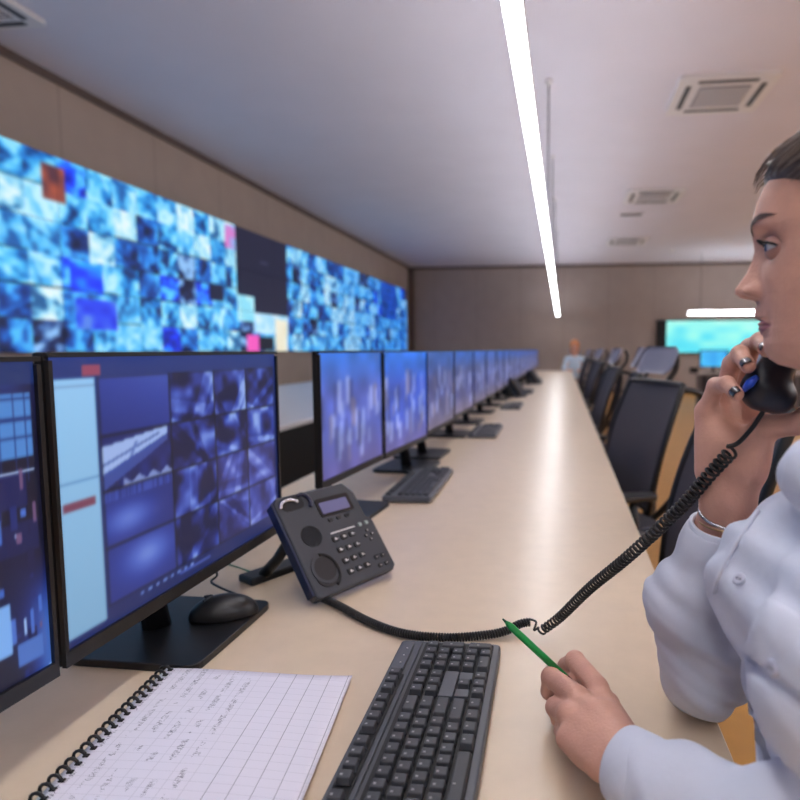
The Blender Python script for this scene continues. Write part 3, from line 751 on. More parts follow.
# ------------------------------------------------------------------ office chairs
def make_chair():
    r = empty('office_chair')
    # faces -x ; origin on floor
    def rx(y, z, x): return (x, y, z)
    s = MB(); n = 12
    MB().prism(rrect(.48, .48, .09, 6), .455, .52).build('seat', M_fabric, r, bevel=.02, bseg=3)
    MB().prism(rrect(.40, .36, .05, 4, .02), .425, .455).build('seat_pan', M_black, r, bevel=.008)
    # curved mesh back
    bm_ = MB(); ny, nz = 14, 14
    def back(u, v, off=0):   # u -1..1 , v 0..1
        z = .565+v*.505; x = .20+.135*v**1.1-.035*u*u+.02*math.sin(v*PI)*-1+off
        w = (.205+.02*math.sin(v*PI*.9)); return (x, u*w, z)
    for off in (0, .012):
        for j in range(nz+1):
            for i in range(ny+1): bm_.v.append(back(-1+2*i/ny, j/nz, off))
    N = (nz+1)*(ny+1)
    for j in range(nz):
        for i in range(ny):
            k = j*(ny+1)+i; bm_.f.append([k, k+1, k+ny+2, k+ny+1]); bm_.f.append([N+k, N+k+ny+1, N+k+ny+2, N+k+1])
    bm_.build('backrest', M_mesh, r, smooth=True)
    fp = [back(-1+2*i/ny, 0, .006) for i in range(ny+1)]+[back(1, j/nz, .006) for j in range(1, nz+1)]+[back(1-2*i/ny, 1, .006) for i in range(1, ny+1)]+[back(-1, 1-j/nz, .006) for j in range(1, nz)]
    MB().tube(fp, .013, 8, closed=True).build('back_frame', M_black, r, smooth=True)
    for sgn in (-1, 1):   # looped support arms behind the back
        MB().tube(bez([back(sgn*.98, .97, .01), (.40, sgn*.20, 1.02), (.385, sgn*.19, .86), (.33, sgn*.17, .66), (.27, sgn*.10, .52), (.15, sgn*.06, .44)], 6), .014, 8).build('back_support', M_black, r, smooth=True)
    MB().tube([(.24, 0, .44), (.30, 0, .52), (.30, 0, .60)], .022, 8).build('spine', M_black, r, smooth=True)
    MB().tube(bez([(.345, 0, 1.05), (.40, 0, 1.12), (.405, 0, 1.18), (.385, 0, 1.21)], 5), .014, 8).build('headrest_bracket', M_black, r, smooth=True)
    hr = MB()
    for off in (0, .035):
        for j in range(7):
            for i in range(11):
                u = -1+2*i/10; v = j/6; z = 1.11+v*.115; w = .145*(1-.28*(2*v-1)**4)
                hr.v.append((.300+.05*v-.02*u*u*1.5+off*(1-.6*abs(u)**3)*(1-.5*abs(2*v-1)**2)+(.018 if off == 0 else 0)*abs(u)**3, u*w, z))
    for j in range(6):
        for i in range(10):
            k = j*11+i; hr.f.append([k, k+1, k+12, k+11][::-1]); hr.f.append([77+k, 77+k+1, 77+k+12, 77+k+11])
    ed = [i for i in range(11)]+[j*11+10 for j in range(1, 7)]+[66+i for i in range(9, -1, -1)]+[j*11 for j in range(5, 0, -1)]
    for a_, b_ in zip(ed, ed[1:]+ed[:1]): hr.f.append([a_, b_, 77+b_, 77+a_][::-1])
    hr.build('headrest', M_pad, r, smooth=True)
    for sgn in (-1, 1):
        MB().tube([(.10, sgn*.20, .44), (.08, sgn*.275, .46), (.06, sgn*.28, .64)], [.014, .016, .016], 8).build('armrest_post', M_black, r, smooth=True)
        MB().prism(rrect(.25, .08, .03, 4, .03, sgn*.275), .64, .665).build('armrest_pad', M_black, r, bevel=.006)
    MB().lathe([(.05, .36), (.05, .43)]).lathe([(.028, .10), (.028, .37)]).build('gas_column', M_black, r, smooth=False)
    bs = MB()
    for k in range(5):
        a = 2*PI*k/5+.3; e = (math.cos(a)*.30, math.sin(a)*.30, .085)
        bs.tube([(0, 0, .115), e], [.03, .018], 8)
    bs.lathe([(.045, .085), (.05, .13), (.03, .14)]); bs.build('star_base', M_black, r)
    for k in range(5):
        a = 2*PI*k/5+.3; R = Matrix.Rotation(a, 3, 'Z') @ Matrix.Rotation(PI/2, 3, 'X')
        MB().lathe([(.02, -.022), (.029, -.018), (.029, .018), (.02, .022)], (math.cos(a)*.30, math.sin(a)*.30, .0292), 14, R).tube([(math.cos(a)*.30, math.sin(a)*.30, .05), (math.cos(a)*.30, math.sin(a)*.30, .09)], .008, 6).build('caster', M_black, r)
    return r
ch0 = make_chair()
spots = [(.158, 1.50, -10, 'black mesh office chair just behind the woman\'s raised hand'), (.11, 2.52, -22, 'black mesh office chair with grey headrest in clear view beside the desk edge'),
         (.12, 3.6, 2, 'mesh office chair directly beyond the one with the wide grey headrest'), (.08, 4.6, -6, 'fourth mesh chair along the desk from the woman'), (.12, 5.7, 4, 'fifth mesh chair along the desk from the woman'),
         (.10, 6.9, -8, 'sixth mesh chair along the desk from the woman'), (.12, 8.2, 0, 'seventh mesh chair along the desk from the woman'), (.10, 9.8, -5, 'eighth mesh chair along the desk from the woman'), (.12, 11.4, 2, 'ninth, farthest mesh chair along the desk from the woman')]
for i, (x, y, a, l) in enumerate(spots):
    o = ch0 if i == 0 else copy_tree(ch0)
    o.location = (x, y, 0); o.rotation_euler = (0, 0, math.radians(-a)*-1*-1 if False else math.radians(-a)); tag(o, l, 'chair', 'office chairs along the desk')
wc = copy_tree(ch0); wc.location = (.50, .50, 0); wc.rotation_euler = (0, 0, 0); tag(wc, 'office chair the woman in the white shirt sits on', 'chair', 'office chairs along the desk')

# ------------------------------------------------------------------ far right corner
tv = empty('wall_display', (3.6, YB-.06, 0), 0, 'large bright cyan screen on the back wall at the right', 'screen')
k_ = (YB-.1)/14.5
z0, z1 = 1.21-.085*k_, 1.21+.70*k_; x0, x1 = 2.174*k_-3.6, 5.2*k_-3.6
MB().box(((x0+x1)/2, 0, (z0+z1)/2), (x1-x0, .1, z1-z0)).build('case', M_blackm, tv)
R = np.random.default_rng(5); im = grad(.5*np.linspace(0, 1, 40)[:, None]*np.ones((1, 90))+.5*smooth_noise(40, 90, 4, R), [(60, 205, 235), (90, 225, 240), (150, 245, 235), (190, 250, 240)])
grid_screen('screen', im, (x0+.26, -.055, z0+.03), (x1-x0-.3, 0, 0), (0, 0, z1-z0-.06), M_wscreen, tv)
dk = empty('side_desk', (3.9, 12.9, 0), 0, 'small dark slatted desk below the cyan screen', 'desk')
MB().box((0, 0, .72), (2.4, .7, .04)).build('desktop', mat('desk_taupe', (150, 135, 128), .5), dk)
sl = MB()
for k in range(12): sl.box((-1.15+k*.209, -.3, .35), (.1, .03, .7))
sl.build('slatted_front', mat('slat_brown', (92, 84, 84), .6), dk)
MB().box((0, -.26, .35), (2.3, .02, .7)).build('back_panel', mat('slat_dark', (52, 46, 50), .7), dk)
fm = empty('desk_monitor', (3.08, 12.85, .74), 0, 'small bright blue monitor on the side desk', 'monitor')
MB().box((0, 0, .29), (.56, .04, .36)).build('case', M_black, fm)
im = grad(smooth_noise(20, 30, 3, R), [(40, 150, 230), (80, 200, 250)])
grid_screen('screen', im, (-.26, -.022, .13), (.52, 0, 0), (0, 0, .32), M_wscreen, fm)
MB().box((0, .03, .06), (.05, .03, .12)).box((0, 0, .005), (.25, .18, .01)).build('stand', M_black, fm)
tag(MB().prism(rrect(.16, .14, .03), .74, .86).build('desk_speaker', M_black, loc=(2.68, 12.8, 0)), 'small black box left of the small blue monitor', 'box')

# far person at the end of the desk
fp = empty('person', (.27, 14.1, 0), 0, 'distant person with ginger hair and pale blue top at the end of the desk', 'person'); fp.scale = (1, 1, .965)
def fps(P):
    d = ell(P, (0, 0, 1.34), (.08, .09, .12)); d = sm(d, ell(P, (0, .03, .8), (.15, .10, .32)), .02); d = sm(d, cone(P, (0, 0, 1.30), (0, .02, 1.0), .05, .05), .03)
    for s_ in (-1, 1):
        d = sm(d, cone(P, (s_*.1, .03, 1.0), (s_*.23, -.05, .82), .04, .035), .02); d = sm(d, cone(P, (s_*.23, -.05, .82), (s_*.2, -.28, .79), .035, .033), .02); d = sm(d, cone(P, (s_*.2, -.28, .79), (s_*.09, -.46, .775), .035, .03), .02)
        d = sm(d, cone(P, (s_*.09, -.46, .775), (s_*.05, -.52, .77), .035, .02), .02)
        d = np.minimum(d, cone(P, (s_*.09, .05, .5), (s_*.11, -.36, .5), .08, .065)); d = np.minimum(d, cone(P, (s_*.11, -.36, .5), (s_*.11, -.34, .06), .06, .045))
    return d
sdf_obj('body', [nets(fps, (-.35, -.6, .0), (.35, .3, 1.52), .014)], M_skin, fp)
def fpc(P):
    d = ell(P, (0, .03, .8), (.17, .12, .33)); d = sm(d, cone(P, (-.15, .03, 1.05), (.15, .03, 1.05), .06, .06), .05)
    for s_ in (-1, 1): d = sm(d, cone(P, (s_*.18, .03, 1.05), (s_*.24, -.05, .82), .055, .05), .03); d = sm(d, cone(P, (s_*.24, -.05, .82), (s_*.18, -.32, .79), .05, .042), .02)
    return d
sdf_obj('blouse', [nets(fpc, (-.35, -.45, .45), (.35, .3, 1.2), .014)], mat('pale_blue_cloth', (196, 216, 232), .8), fp)
def fph(P):
    d = ell(P, (0, .02, 1.38), (.11, .12, .125)); d = np.maximum(d, -ell(P, (0, -.10, 1.32), (.07, .07, .1))); return sm(d, ell(P, (0, .09, 1.26), (.10, .05, .14)), .03)
sdf_obj('hair', [nets(fph, (-.15, -.15, 1.05), (.15, .2, 1.56), .01)], mat('ginger_hair', (196, 120, 66), .5), fp)
wc2 = copy_tree(ch0); wc2.location = (.27, 14.1, 0); wc2.rotation_euler = (0, 0, PI/2); tag(wc2, 'chair of the distant person at the end of the desk', 'chair', 'office chairs along the desk')

# ------------------------------------------------------------------ the woman
wo = empty('person', (.40, .53, 0), 0, 'woman in white shirt holding a phone handset and a pen', 'person')
OW = np.array((.40, .53, 0))
FW = np.array((-.943, .331, 0)); LF = np.array((-.331, -.943, 0)); UP = np.array((0, 0, 1.0))
# head origin: eye level, between the temples
_d = ray(800, 245); nrm = Vector((.331, .943, 0)); P0 = Vector(EYE)+ray(790, 280).normalized()*.65
def plane(x, y):
    d = ray(x, y); return Vector(EYE)+d*((P0-Vector(EYE)).dot(nrm)/d.dot(nrm))
KPX = (plane(760, 245)-plane(860, 245)).length/100
HO = np.array(plane(858, 245))
def hp(prof, w): return np.interp(w, [p[1] for p in prof], [p[0] for p in prof])
def P_(x, y): return ((858-x)*KPX, (245-y)*KPX)
# profile without nose / with nose
silh = [P_(*p) for p in ((800, 380), (784, 376), (774, 369), (769, 361), (767, 352), (767.5, 345), (764, 338), (761.5, 333), (761, 329), (764.5, 325.5), (757.5, 321), (756.5, 316), (759, 307), (756.5, 302), (741, 298), (735, 293), (734.5, 288), (739, 281), (747, 269), (752, 256), (754, 245), (753, 236), (751, 224), (751.5, 208), (755, 193), (761, 178), (769, 166), (784, 153), (806, 141), (835, 131))]
silh = [(u, w) for u, w in silh]; silh.sort(key=lambda p: p[1])
base = [P_(*p) for p in ((800, 380), (784, 376), (774, 369), (769, 361), (767, 352), (767, 345), (766, 335), (766, 325), (765, 315), (765, 307), (765, 298), (764, 285), (762, 270), (759, 256), (757, 245), (755, 236), (752, 224), (752, 208), (755, 193), (761, 178), (769, 166), (784, 153), (806, 141), (835, 131))]
base.sort(key=lambda p: p[1])
WTOP = silh[-1][1]; WB = silh[0][1]
side_ = [(.030, -.128), (.038, WB), (.046, -.108), (.054, -.09), (.062, -.06), (.068, -.03), (.070, 0), (.072, .03), (.074, .055), (.070, .08), (.060, .10), (.046, .112), (.030, .12)]
back_ = [(.02, WB), (.035, -.10), (.055, -.07), (.078, -.04), (.093, 0), (.102, .03), (.104, .055), (.096, .08), (.078, .10), (.06, .112), (.045, .12)]
def head_pt(th, w, off=0.0, feat=True):
    """th angle from forward (left positive)"""
    W_ = hp(side_, w); B_ = hp(back_, w); Fb = hp(base, w); Fs = hp(silh, w)
    c, s = np.cos(th), np.sin(th); fr = c >= 0
    p = np.where(fr, 2.25, 2.0); a = np.where(fr, Fb, B_)
    r = (np.abs(c/a)**p+np.abs(s/W_)**p)**(-1/p)
    u = r*c; v = r*s
    if feat:
        wid = np.interp(w, [-.118, -.1, -.085, -.075, -.06, -.050, -.040, -.02, 0, .02, .04], [.03, .02, .022, .020, .015, .0145, .0140, .0105, .0080, .012, .03])
        u = u+np.where(fr, (Fs-Fb)*np.exp(-(np.abs(v)/wid)**2.2), 0)
        G = lambda cu, cw, su, sw: np.exp(-((np.abs(v)-cu)/su)**2-((w-cw)/sw)**2)
        u = u+fr*(-.0135*G(.031, -.001, .016, .012)+.0035*G(.028, .020, .017, .007)+.0075*G(.0145, -.0385, .005, .0065)+.003*G(.036, -.030, .016, .016)-.0025*G(.024, -.070, .007, .012)-.006*G(.008, -.0455, .004, .003)-.0022*G(.012, -.0722, .016, .0016))
    return u, v, np.asarray(w)+0*u
def to_w(u, v, w): return HO+u[..., None]*FW+v[..., None]*LF+w[..., None]*UP
def head_grid(nt_, nw, off=0, feat=True, w0=None, w1=None):
    t = np.linspace(-1, 1, nt_+1)[:-1]; th = PI*np.sign(t)*np.abs(t)**1.5
    w = np.linspace(w0 if w0 is not None else WB, w1 if w1 is not None else WTOP, nw)
    T, Wg = np.meshgrid(th, w); u, v, w_ = head_pt(T, Wg, off, feat); return u, v, w_
u, v, w_ = head_grid(220, 230)
Vhd = to_w(u, v, w_); nw, nt2 = u.shape; idx = np.arange(nw*nt2).reshape(nw, nt2); nx = np.roll(idx, -1, 1)
Fhd = np.stack([idx[:-1], nx[:-1], nx[1:], idx[1:]], -1).reshape(-1, 4)
# close crown and underside with fans of quads toward their centres
def cap(V, ring_idx, centre, flip, lift):
    ring = V.reshape(-1, 3)[ring_idx]; out = [V.reshape(-1, 3)]; n0 = V.reshape(-1, 3).shape[0]; F = []; prev = ring_idx
    for k in range(1, 7):
        f = k/6.05; rr = ring*(1-f)+centre*f+np.array((0, 0, lift))*(1-(1-f)**2); ids = n0+np.arange(len(ring)); out.append(rr); n0 += len(ring)
        q = np.stack([prev, np.roll(prev, -1), np.roll(ids, -1), ids], -1); F.append(q[:, ::-1] if flip else q); prev = ids
    return np.concatenate(out), np.concatenate(F)
V1, F1 = cap(Vhd, idx[-1], Vhd[-1].mean(0), False, .010)
V2, F2 = cap(V1, idx[0], Vhd[0].mean(0), True, -.006)
piece_head = (V2, np.concatenate([Fhd, F1, F2]))
# neck / torso, arms and hands as distance fields
NB = HO+FW*-.035+UP*-.09
SH = np.array((.355, .535, 1.115))
def neckf(P):
    d = cone(P, NB, SH+np.array((0, 0, .0)), .052, .056); d = sm(d, ell(P, SH+np.array((.01, 0, -.10)), (.09, .15, .10)), .04); return d
piece_neck = nets(neckf, (.1, .3, .9), (.55, .8, 1.32), .005)

A_ = lambda x, y, Y: np.array(aty(x, y, Y)); Z_ = lambda x, y, z: np.array(atz(x, y, z))
# right hand (raised, holding the handset)
rw = A_(723, 500, .718); re = A_(700, 662, .765)
fingersR = [
 ([A_(706, 412, .722), A_(716, 386, .702), A_(727, 384, .676), A_(737, 394, .655)], [.0105, .0095, .0085, .0072]),   # little
 ([A_(722, 400, .735), A_(732, 364, .712), A_(740, 354, .682), A_(748, 366, .652)], [.011, .0102, .0092, .0078]),    # ring
 ([A_(738, 392, .742), A_(750, 348, .712), A_(760, 341, .680), A_(767, 350, .652)], [.0115, .0105, .0092, .0078]),   # middle
 ([A_(760, 388, .745), A_(785, 345, .722), A_(797, 338, .692), A_(802, 348, .665)], [.0115, .0105, .0092, .0078])]   # index
thumbR = ([A_(748, 470, .700), A_(764, 428, .690), A_(795, 424, .672), A_(822, 402, .655)], [.019, .0145, .0115, .009])
def handR(P):
    d = cone(P, A_(724, 492, .716), A_(723, 440, .716), .0235, .024)
    d = sm(d, cone(P, A_(712, 470, .718), A_(708, 412, .722), .0195, .0150), .012)
    d = sm(d, cone(P, A_(733, 475, .722), A_(725, 402, .735), .0195, .0145), .010)
    d = sm(d, cone(P, A_(744, 470, .722), A_(744, 396, .743), .019, .0145), .010)
    d = sm(d, cone(P, A_(748, 466, .720), A_(760, 392, .743), .017, .0140), .010)
    d = sm(d, ell(P, A_(750, 455, .704), (.021, .018, .033)), .012)
    for pts, rs in fingersR:
        f = cone(P, pts[0], pts[1], rs[0], rs[1])
        for k in (1, 2): f = sm(f, cone(P, pts[k], pts[k+1], rs[k], rs[k+1]), .004)
        d = sm(d, f, .006)
    pts, rs = thumbR; f = cone(P, pts[0], pts[1], rs[0], rs[1])
    for k in (1, 2): f = sm(f, cone(P, pts[k], pts[k+1], rs[k], rs[k+1]), .005)
    d = sm(d, f, .010)
    d = sm(d, cone(P, rw, rw+(re-rw)*.18, .0255, .026), .014); d = sm(d, cone(P, A_(741, 462, .710), A_(734, 525, .722), .021, .0235), .014)
    d = sm(d, cone(P, rw+(re-rw)*.18, A_(692, 602, .745), .026, .028), .01); return sm(d, cone(P, A_(692, 602, .745), re, .028, .028), .02)
lo = np.array((.10, .60, .76)); hi = np.array((.33, .82, 1.27))
piece_hr = nets(handR, lo, hi, .0018)
# left hand (resting on the desk with the pen)
lw = Z_(630, 768, .800); le = Z_(735, 850, .800)
fingersL = [
 ([Z_(597, 687, .806), Z_(575, 661, .802), Z_(566, 666, .780), Z_(563, 680, .766)], [.0135, .0128, .0108, .0088]),
 ([Z_(577, 697, .808), Z_(551, 677, .799), Z_(549, 691, .776), Z_(560, 699, .760)], [.0135, .0122, .0102, .0086]),
 ([Z_(570, 716, .800), Z_(555, 707, .782), Z_(559, 719, .762), Z_(570, 720, .752)], [.0130, .0110, .0092, .0078]),
 ([Z_(574, 740, .790), Z_(563, 730, .772), Z_(569, 738, .756), Z_(578, 736, .751)], [.0125, .0100, .0084, .0072])]
thumbL = ([Z_(624, 738, .785), Z_(608, 704, .772), Z_(592, 690, .766), Z_(580, 690, .764)], [.018, .0135, .0112, .0088])
def handL(P):
    d = cone(P, Z_(625, 757, .798), Z_(602, 722, .800), .0235, .022)
    d = sm(d, cone(P, Z_(622, 745, .798), Z_(598, 690, .802), .019, .0130), .012)
    d = sm(d, cone(P, Z_(614, 745, .799), Z_(578, 700, .804), .019, .0135), .010)
    d = sm(d, cone(P, Z_(606, 752, .797), Z_(568, 716, .798), .019, .0130), .010)
    d = sm(d, cone(P, Z_(602, 762, .793), Z_(567, 738, .790), .019, .0125), .010)
    d = sm(d, ell(P, Z_(578, 684, .786), (.018, .018, .013)), .008)
    d = sm(d, cone(P, Z_(574, 690, .778), Z_(567, 672, .776), .011, .009), .006)
    d = sm(d, ell(P, Z_(592, 712, .796), (.030, .026, .014)), .014)
    d = sm(d, ell(P, Z_(592, 748, .780), (.024, .028, .022)), .012)
    for pts, rs in fingersL:
        f = cone(P, pts[0], pts[1], rs[0], rs[1])
        for k in (1, 2): f = sm(f, cone(P, pts[k], pts[k+1], rs[k], rs[k+1]), .004)
        d = sm(d, f, .005)
    pts, rs = thumbL; f = cone(P, pts[0], pts[1], rs[0], rs[1])
    for k in (1, 2): f = sm(f, cone(P, pts[k], pts[k+1], rs[k], rs[k+1]), .005)
    d = sm(d, f, .008)
    d = sm(d, cone(P, lw, lw+(le-lw)*.2, .0245, .027), .014)
    return sm(d, cone(P, lw+(le-lw)*.2, le, .026, .028), .02)
piece_hl = nets(handL, (-.08, .40, .735), (.25, .85, .86), .0018)
lcuff = Z_(628, 766, .800); rcuff = A_(723, 528, .722)
RSH = np.array((.35, .715, 1.045)); LSH = np.array((.36, .345, 1.05)); REL = A_(702, 675, .768); LEL = np.array(le)+np.array((.02, -.01, .01))
CB = A_(812, 478, .52)
def torso(P):
    d = ell(P, (.318, .53, .97), (.122, .165, .19)); d = sm(d, ell(P, (.238, .455, .972), (.090, .085, .088)), .05); d = sm(d, ell(P, (.238, .61, .972), (.090, .085, .088)), .05)
    d = sm(d, ell(P, (.315, .53, .80), (.13, .165, .20)), .06); d = sm(d, cone(P, (.35, .39, 1.075), (.35, .67, 1.075), .055, .055), .05)
    d = sm(d, cone(P, (.35, .53, 1.06), (.35, .535, 1.13), .10, .066), .03)
    d = sm(d, ell(P, CB, (.019, .040, .032)), .02)
    return sm(d, ell(P, (.40, .53, .60), (.16, .19, .13)), .06)
def inner(P):
    d = torso(P)+.014; d = np.maximum(d, -(np.maximum(P[..., 0]-.21, P[..., 2]-.745)-.012))
    for a, b in ((re, RSH), (le, LSH)): d = sm(d, cone(P, a, b, .03, .042), .02)
    return d
def shift(p): return (p[0]-OW, p[1])
piece_torso = nets(inner, (.08, .28, .46), (.62, .82, 1.2), .007)
body = sdf_obj('body', [shift(p) for p in (piece_torso, piece_head, piece_neck, piece_hr, piece_hl)], M_skin, wo)

# lips as coloured patch following the face
def patch(name, fn, mask, m, off, nt_=160, nw=120, w0=-.1, w1=.06, th=.9, thick=True):
    T, Wg = np.meshgrid(np.linspace(-th, th, nt_), np.linspace(w0, w1, nw)); u, v, w = head_pt(T, Wg)
    keep = mask(u, v, w); o_ = off*np.clip(fn(u, v, w), 0, 1); 
    V = to_w(u+o_*np.cos(T), v+o_*np.sin(T), w).reshape(-1, 3)-OW
    ok = keep[:-1, :-1] & keep[1:, :-1] & keep[1:, 1:] & keep[:-1, 1:]
    idx = np.arange(T.size).reshape(T.shape)
    F = np.stack([idx[:-1, :-1], idx[:-1, 1:], idx[1:, 1:], idx[1:, :-1]], -1)[ok]
    used = np.unique(F); mp_ = -np.ones(T.size, int); mp_[used] = np.arange(len(used))
    return sdf_obj(name, [(V[used], mp_[F])], m, wo)
lipc = -.0722
patch('lips', lambda u, v, w: 1+0*u, lambda u, v, w: (np.abs(v) < .027) & (w < lipc+.0085*(1-(np.abs(v)/.0272)**1.6)) & (w > lipc-.0095*(1-(np.abs(v)/.0272)**2)), M_lip, .0006, w0=-.09, w1=-.055, th=.5)
M_brow = mat('eyebrow_hair', (84, 62, 56), .7)
for s_ in (-1, 1):
    patch('eyebrow', lambda u, v, w: 1+0*u, lambda u, v, w: (v*s_ > .011) & (v*s_ < .052) & (np.abs(w-(.0165+.009*np.sin(np.clip((v*s_-.011)/.041, 0, 1)*2.2))) < .0044*(1.1-np.clip((v*s_-.011)/.041, 0, 1)**2)), M_brow, .0009, 300, 160, 0, .04, 1.1)
# eyes with lids
def sph(c, r, a0, a1, b0, b1, n=28, nb=16):
    V = []; F = []
    for j in range(nb+1):
        b = b0+(b1-b0)*j/nb
        for i in range(n+1):
            a = a0+(a1-a0)*i/n
            p = c+r*(math.cos(b)*math.cos(a)*FW+math.cos(b)*math.sin(a)*LF+math.sin(b)*UP); V.append(p-OW)
    for j in range(nb):
        for i in range(n): k = j*(n+1)+i; F.append([k, k+1, k+n+2, k+n+1])
    return np.array(V), np.array(F)
M_eye = mat('eye_white', (225, 222, 226), .12); M_iris = mat('iris_blue', (52, 78, 120), .1); M_pup = mat('pupil', (5, 5, 6), .08); M_lash = mat('eyelashes', (18, 14, 16), .6)
M_lid = mat('eyelid_skin', (178, 134, 126), .5, sss=.1)
for s_ in (-1, 1):
    ec = HO+FW*.0645+LF*(s_*.0305)+UP*-.0015
    e = sdf_obj('eye', [sph(ec, .0122, -PI, PI, -PI/2, PI/2)], M_eye, wo)
    sdf_obj('iris', [sph(ec, .01235, -.62, .62, -.56, .56)], M_iris, e); sdf_obj('pupil', [sph(ec, .01245, -.27, .27, -.25, .25)], M_pup, e)
    op = lambda a: max(0, math.cos(min(1, abs(a)/(1.5 if a*s_ > 0 else 1.0))*PI/2))
    def lid(sign):
        V = []; F = []; na, nb = 72, 14
        for j in range(nb+1):
            for i in range(na+1):
                a = -PI+2*PI*i/na; o_ = op(a); e0 = -.06+(.36 if sign > 0 else -.30)*o_**.8
                b = e0+(sign*PI/2-e0)*j/nb; rr = .0134 if j else .0128
                V.append(ec+rr*(math.cos(b)*math.cos(a)*FW+math.cos(b)*math.sin(a)*LF+math.sin(b)*UP)-OW)
        for j in range(nb):
            for i in range(na): k = j*(na+1)+i; F.append([k, k+1, k+na+2, k+na+1])
        return np.array(V), np.array(F)
    up = lid(1); dn = lid(-1)
    sdf_obj('eyelid', [up, dn], M_lid, wo)
    L_ = MB(); eb = lambda a: -.06+.36*op(a)**.8
    for i in range(30):
        a = s_*(-.8+2.2*i/29); b = -.06+.36*op(a)**.8; lk = 1 if a*s_ > -.2 else .6
        d0 = math.cos(b)*math.cos(a)*FW+math.cos(b)*math.sin(a)*LF+math.sin(b)*UP; p = ec+.0135*d0
        q = p+d0*.003*lk-UP*.0010; r2 = p+d0*.0065*lk+UP*.0014
        L_.tube([p-OW, q-OW, r2-OW], [.0006, .0005, .0002], 4)
    L_.tube([tuple(ec+.0139*(math.cos(eb(a))*math.cos(a)*FW+math.cos(eb(a))*math.sin(a)*LF+math.sin(eb(a))*UP)-OW) for a in [s_*(-1.0+2.5*i/24) for i in range(25)]], .0010, 5)
    L_.build('eyelashes', M_lash, wo)
# ears
for s_ in (-1, 1):
    def earf(P):
        c = HO+FW*-.012+LF*(s_*.073)+UP*-.022; q = P-c
        l = np.stack([q@FW, q@LF, q@UP], -1); l = l.astype(np.float32)
        d = ell(l, (0, s_*.006, 0), (.017, .007, .031)); d = np.maximum(d, -ell(l, (.003, s_*.014, .004), (.010, .008, .020))); return d
    c = HO+FW*-.012+LF*(s_*.073)+UP*-.022
    sdf_obj('ear', [shift(nets(earf, c-.045, c+.045, .0016))], M_skin, wo)
# hair: swept back cap with strand grooves, bun behind
T, Wg = np.meshgrid(np.linspace(-PI, PI, 361), np.linspace(-.06, WTOP, 150)); u, v, w = head_pt(T, Wg, feat=False)
hl = np.interp(np.abs(T), [0, .35, .7, 1.1, 1.45, 1.7, 2.2, PI], [.060, .0595, .0535, .042, .0, -.012, -.04, -.055])
ang = np.arctan2(v, w-.0)*1.0
grv = .0013*np.sin(ang*44+4*np.sin(u*30))+.0007*np.sin(ang*97+3*u*60)
lift = np.clip((w-hl)/.022, 0, 1)**.45*.0125-.0012
o_ = lift+grv*np.clip((w-hl)/.01, 0, 1)
nn = np.stack([u, v, (w-.03)*1.0], -1); nn /= np.linalg.norm(nn, axis=-1, keepdims=True)
u2, v2, w2 = u+nn[..., 0]*o_, v+nn[..., 1]*o_, w+nn[..., 2]*o_
V = to_w(u2, v2, w2); keep = w >= hl-.003
idx = np.arange(T.size).reshape(T.shape); ok = keep[:-1, :-1] & keep[1:, 1:] & keep[1:, :-1] & keep[:-1, 1:]
F = np.stack([idx[:-1, :-1], idx[:-1, 1:], idx[1:, 1:], idx[1:, :-1]], -1)[ok]
cp = V[-1, :-1]; Vc, Fc = cap(V, idx[-1, :-1], cp.mean(0), False, .013)
Fall = np.concatenate([F, Fc]); used = np.unique(Fall); mp_ = -np.ones(len(Vc), int); mp_[used] = np.arange(len(used))
bun_c = HO-FW*.115+UP*.035
def bunf(P):
    q = P-bun_c; return ell(P, bun_c, (.042, .040, .038))+.0012*np.sin(np.arctan2(q[..., 2], q[..., 1])*14+q[..., 0]*90)
hair = sdf_obj('hair', [(Vc[used]-OW, mp_[Fall]), shift(nets(bunf, bun_c-.06, bun_c+.06, .003))], M_hair, wo)
wisps = MB(); RW = random.Random(3)
for i in range(300):
    t0 = RW.choice((-1, 1, 1))*RW.uniform(0, 1.35); h0 = float(np.interp(abs(t0), [0, .35, .7, 1.1, 1.4], [.060, .0595, .0535, .042, .02]))+RW.uniform(-.004, .045)
    pts = []
    for k in range(5):
        f = k/4; dh = f*.032*(1-abs(t0)/1.45); uu, vv, ww = head_pt(np.array([t0+math.copysign(f*.85*abs(t0)/(.35+abs(t0)), t0)]), np.array([min(WTOP, h0+dh)]), feat=False); n_ = np.array([uu[0], vv[0], ww[0]-.03]); n_ /= np.linalg.norm(n_)
        off = .002+.0125*min(1, (h0+dh-.050)/.022 if h0+dh > .050 else 0)**.45+RW.uniform(0, .0012); pts.append(tuple(to_w(uu+n_[0]*off, vv+n_[1]*off, ww+n_[2]*off)[0]-OW))
    wisps.tube(pts, [.0003, .0008, .0009, .0008, .0003], 4)
wisps.build('hair_strands', mat('hair_lit', (112, 100, 94), .3, noise=.35, nscale=40), wo)  # lit streaks of the hair put into a lighter strand colour

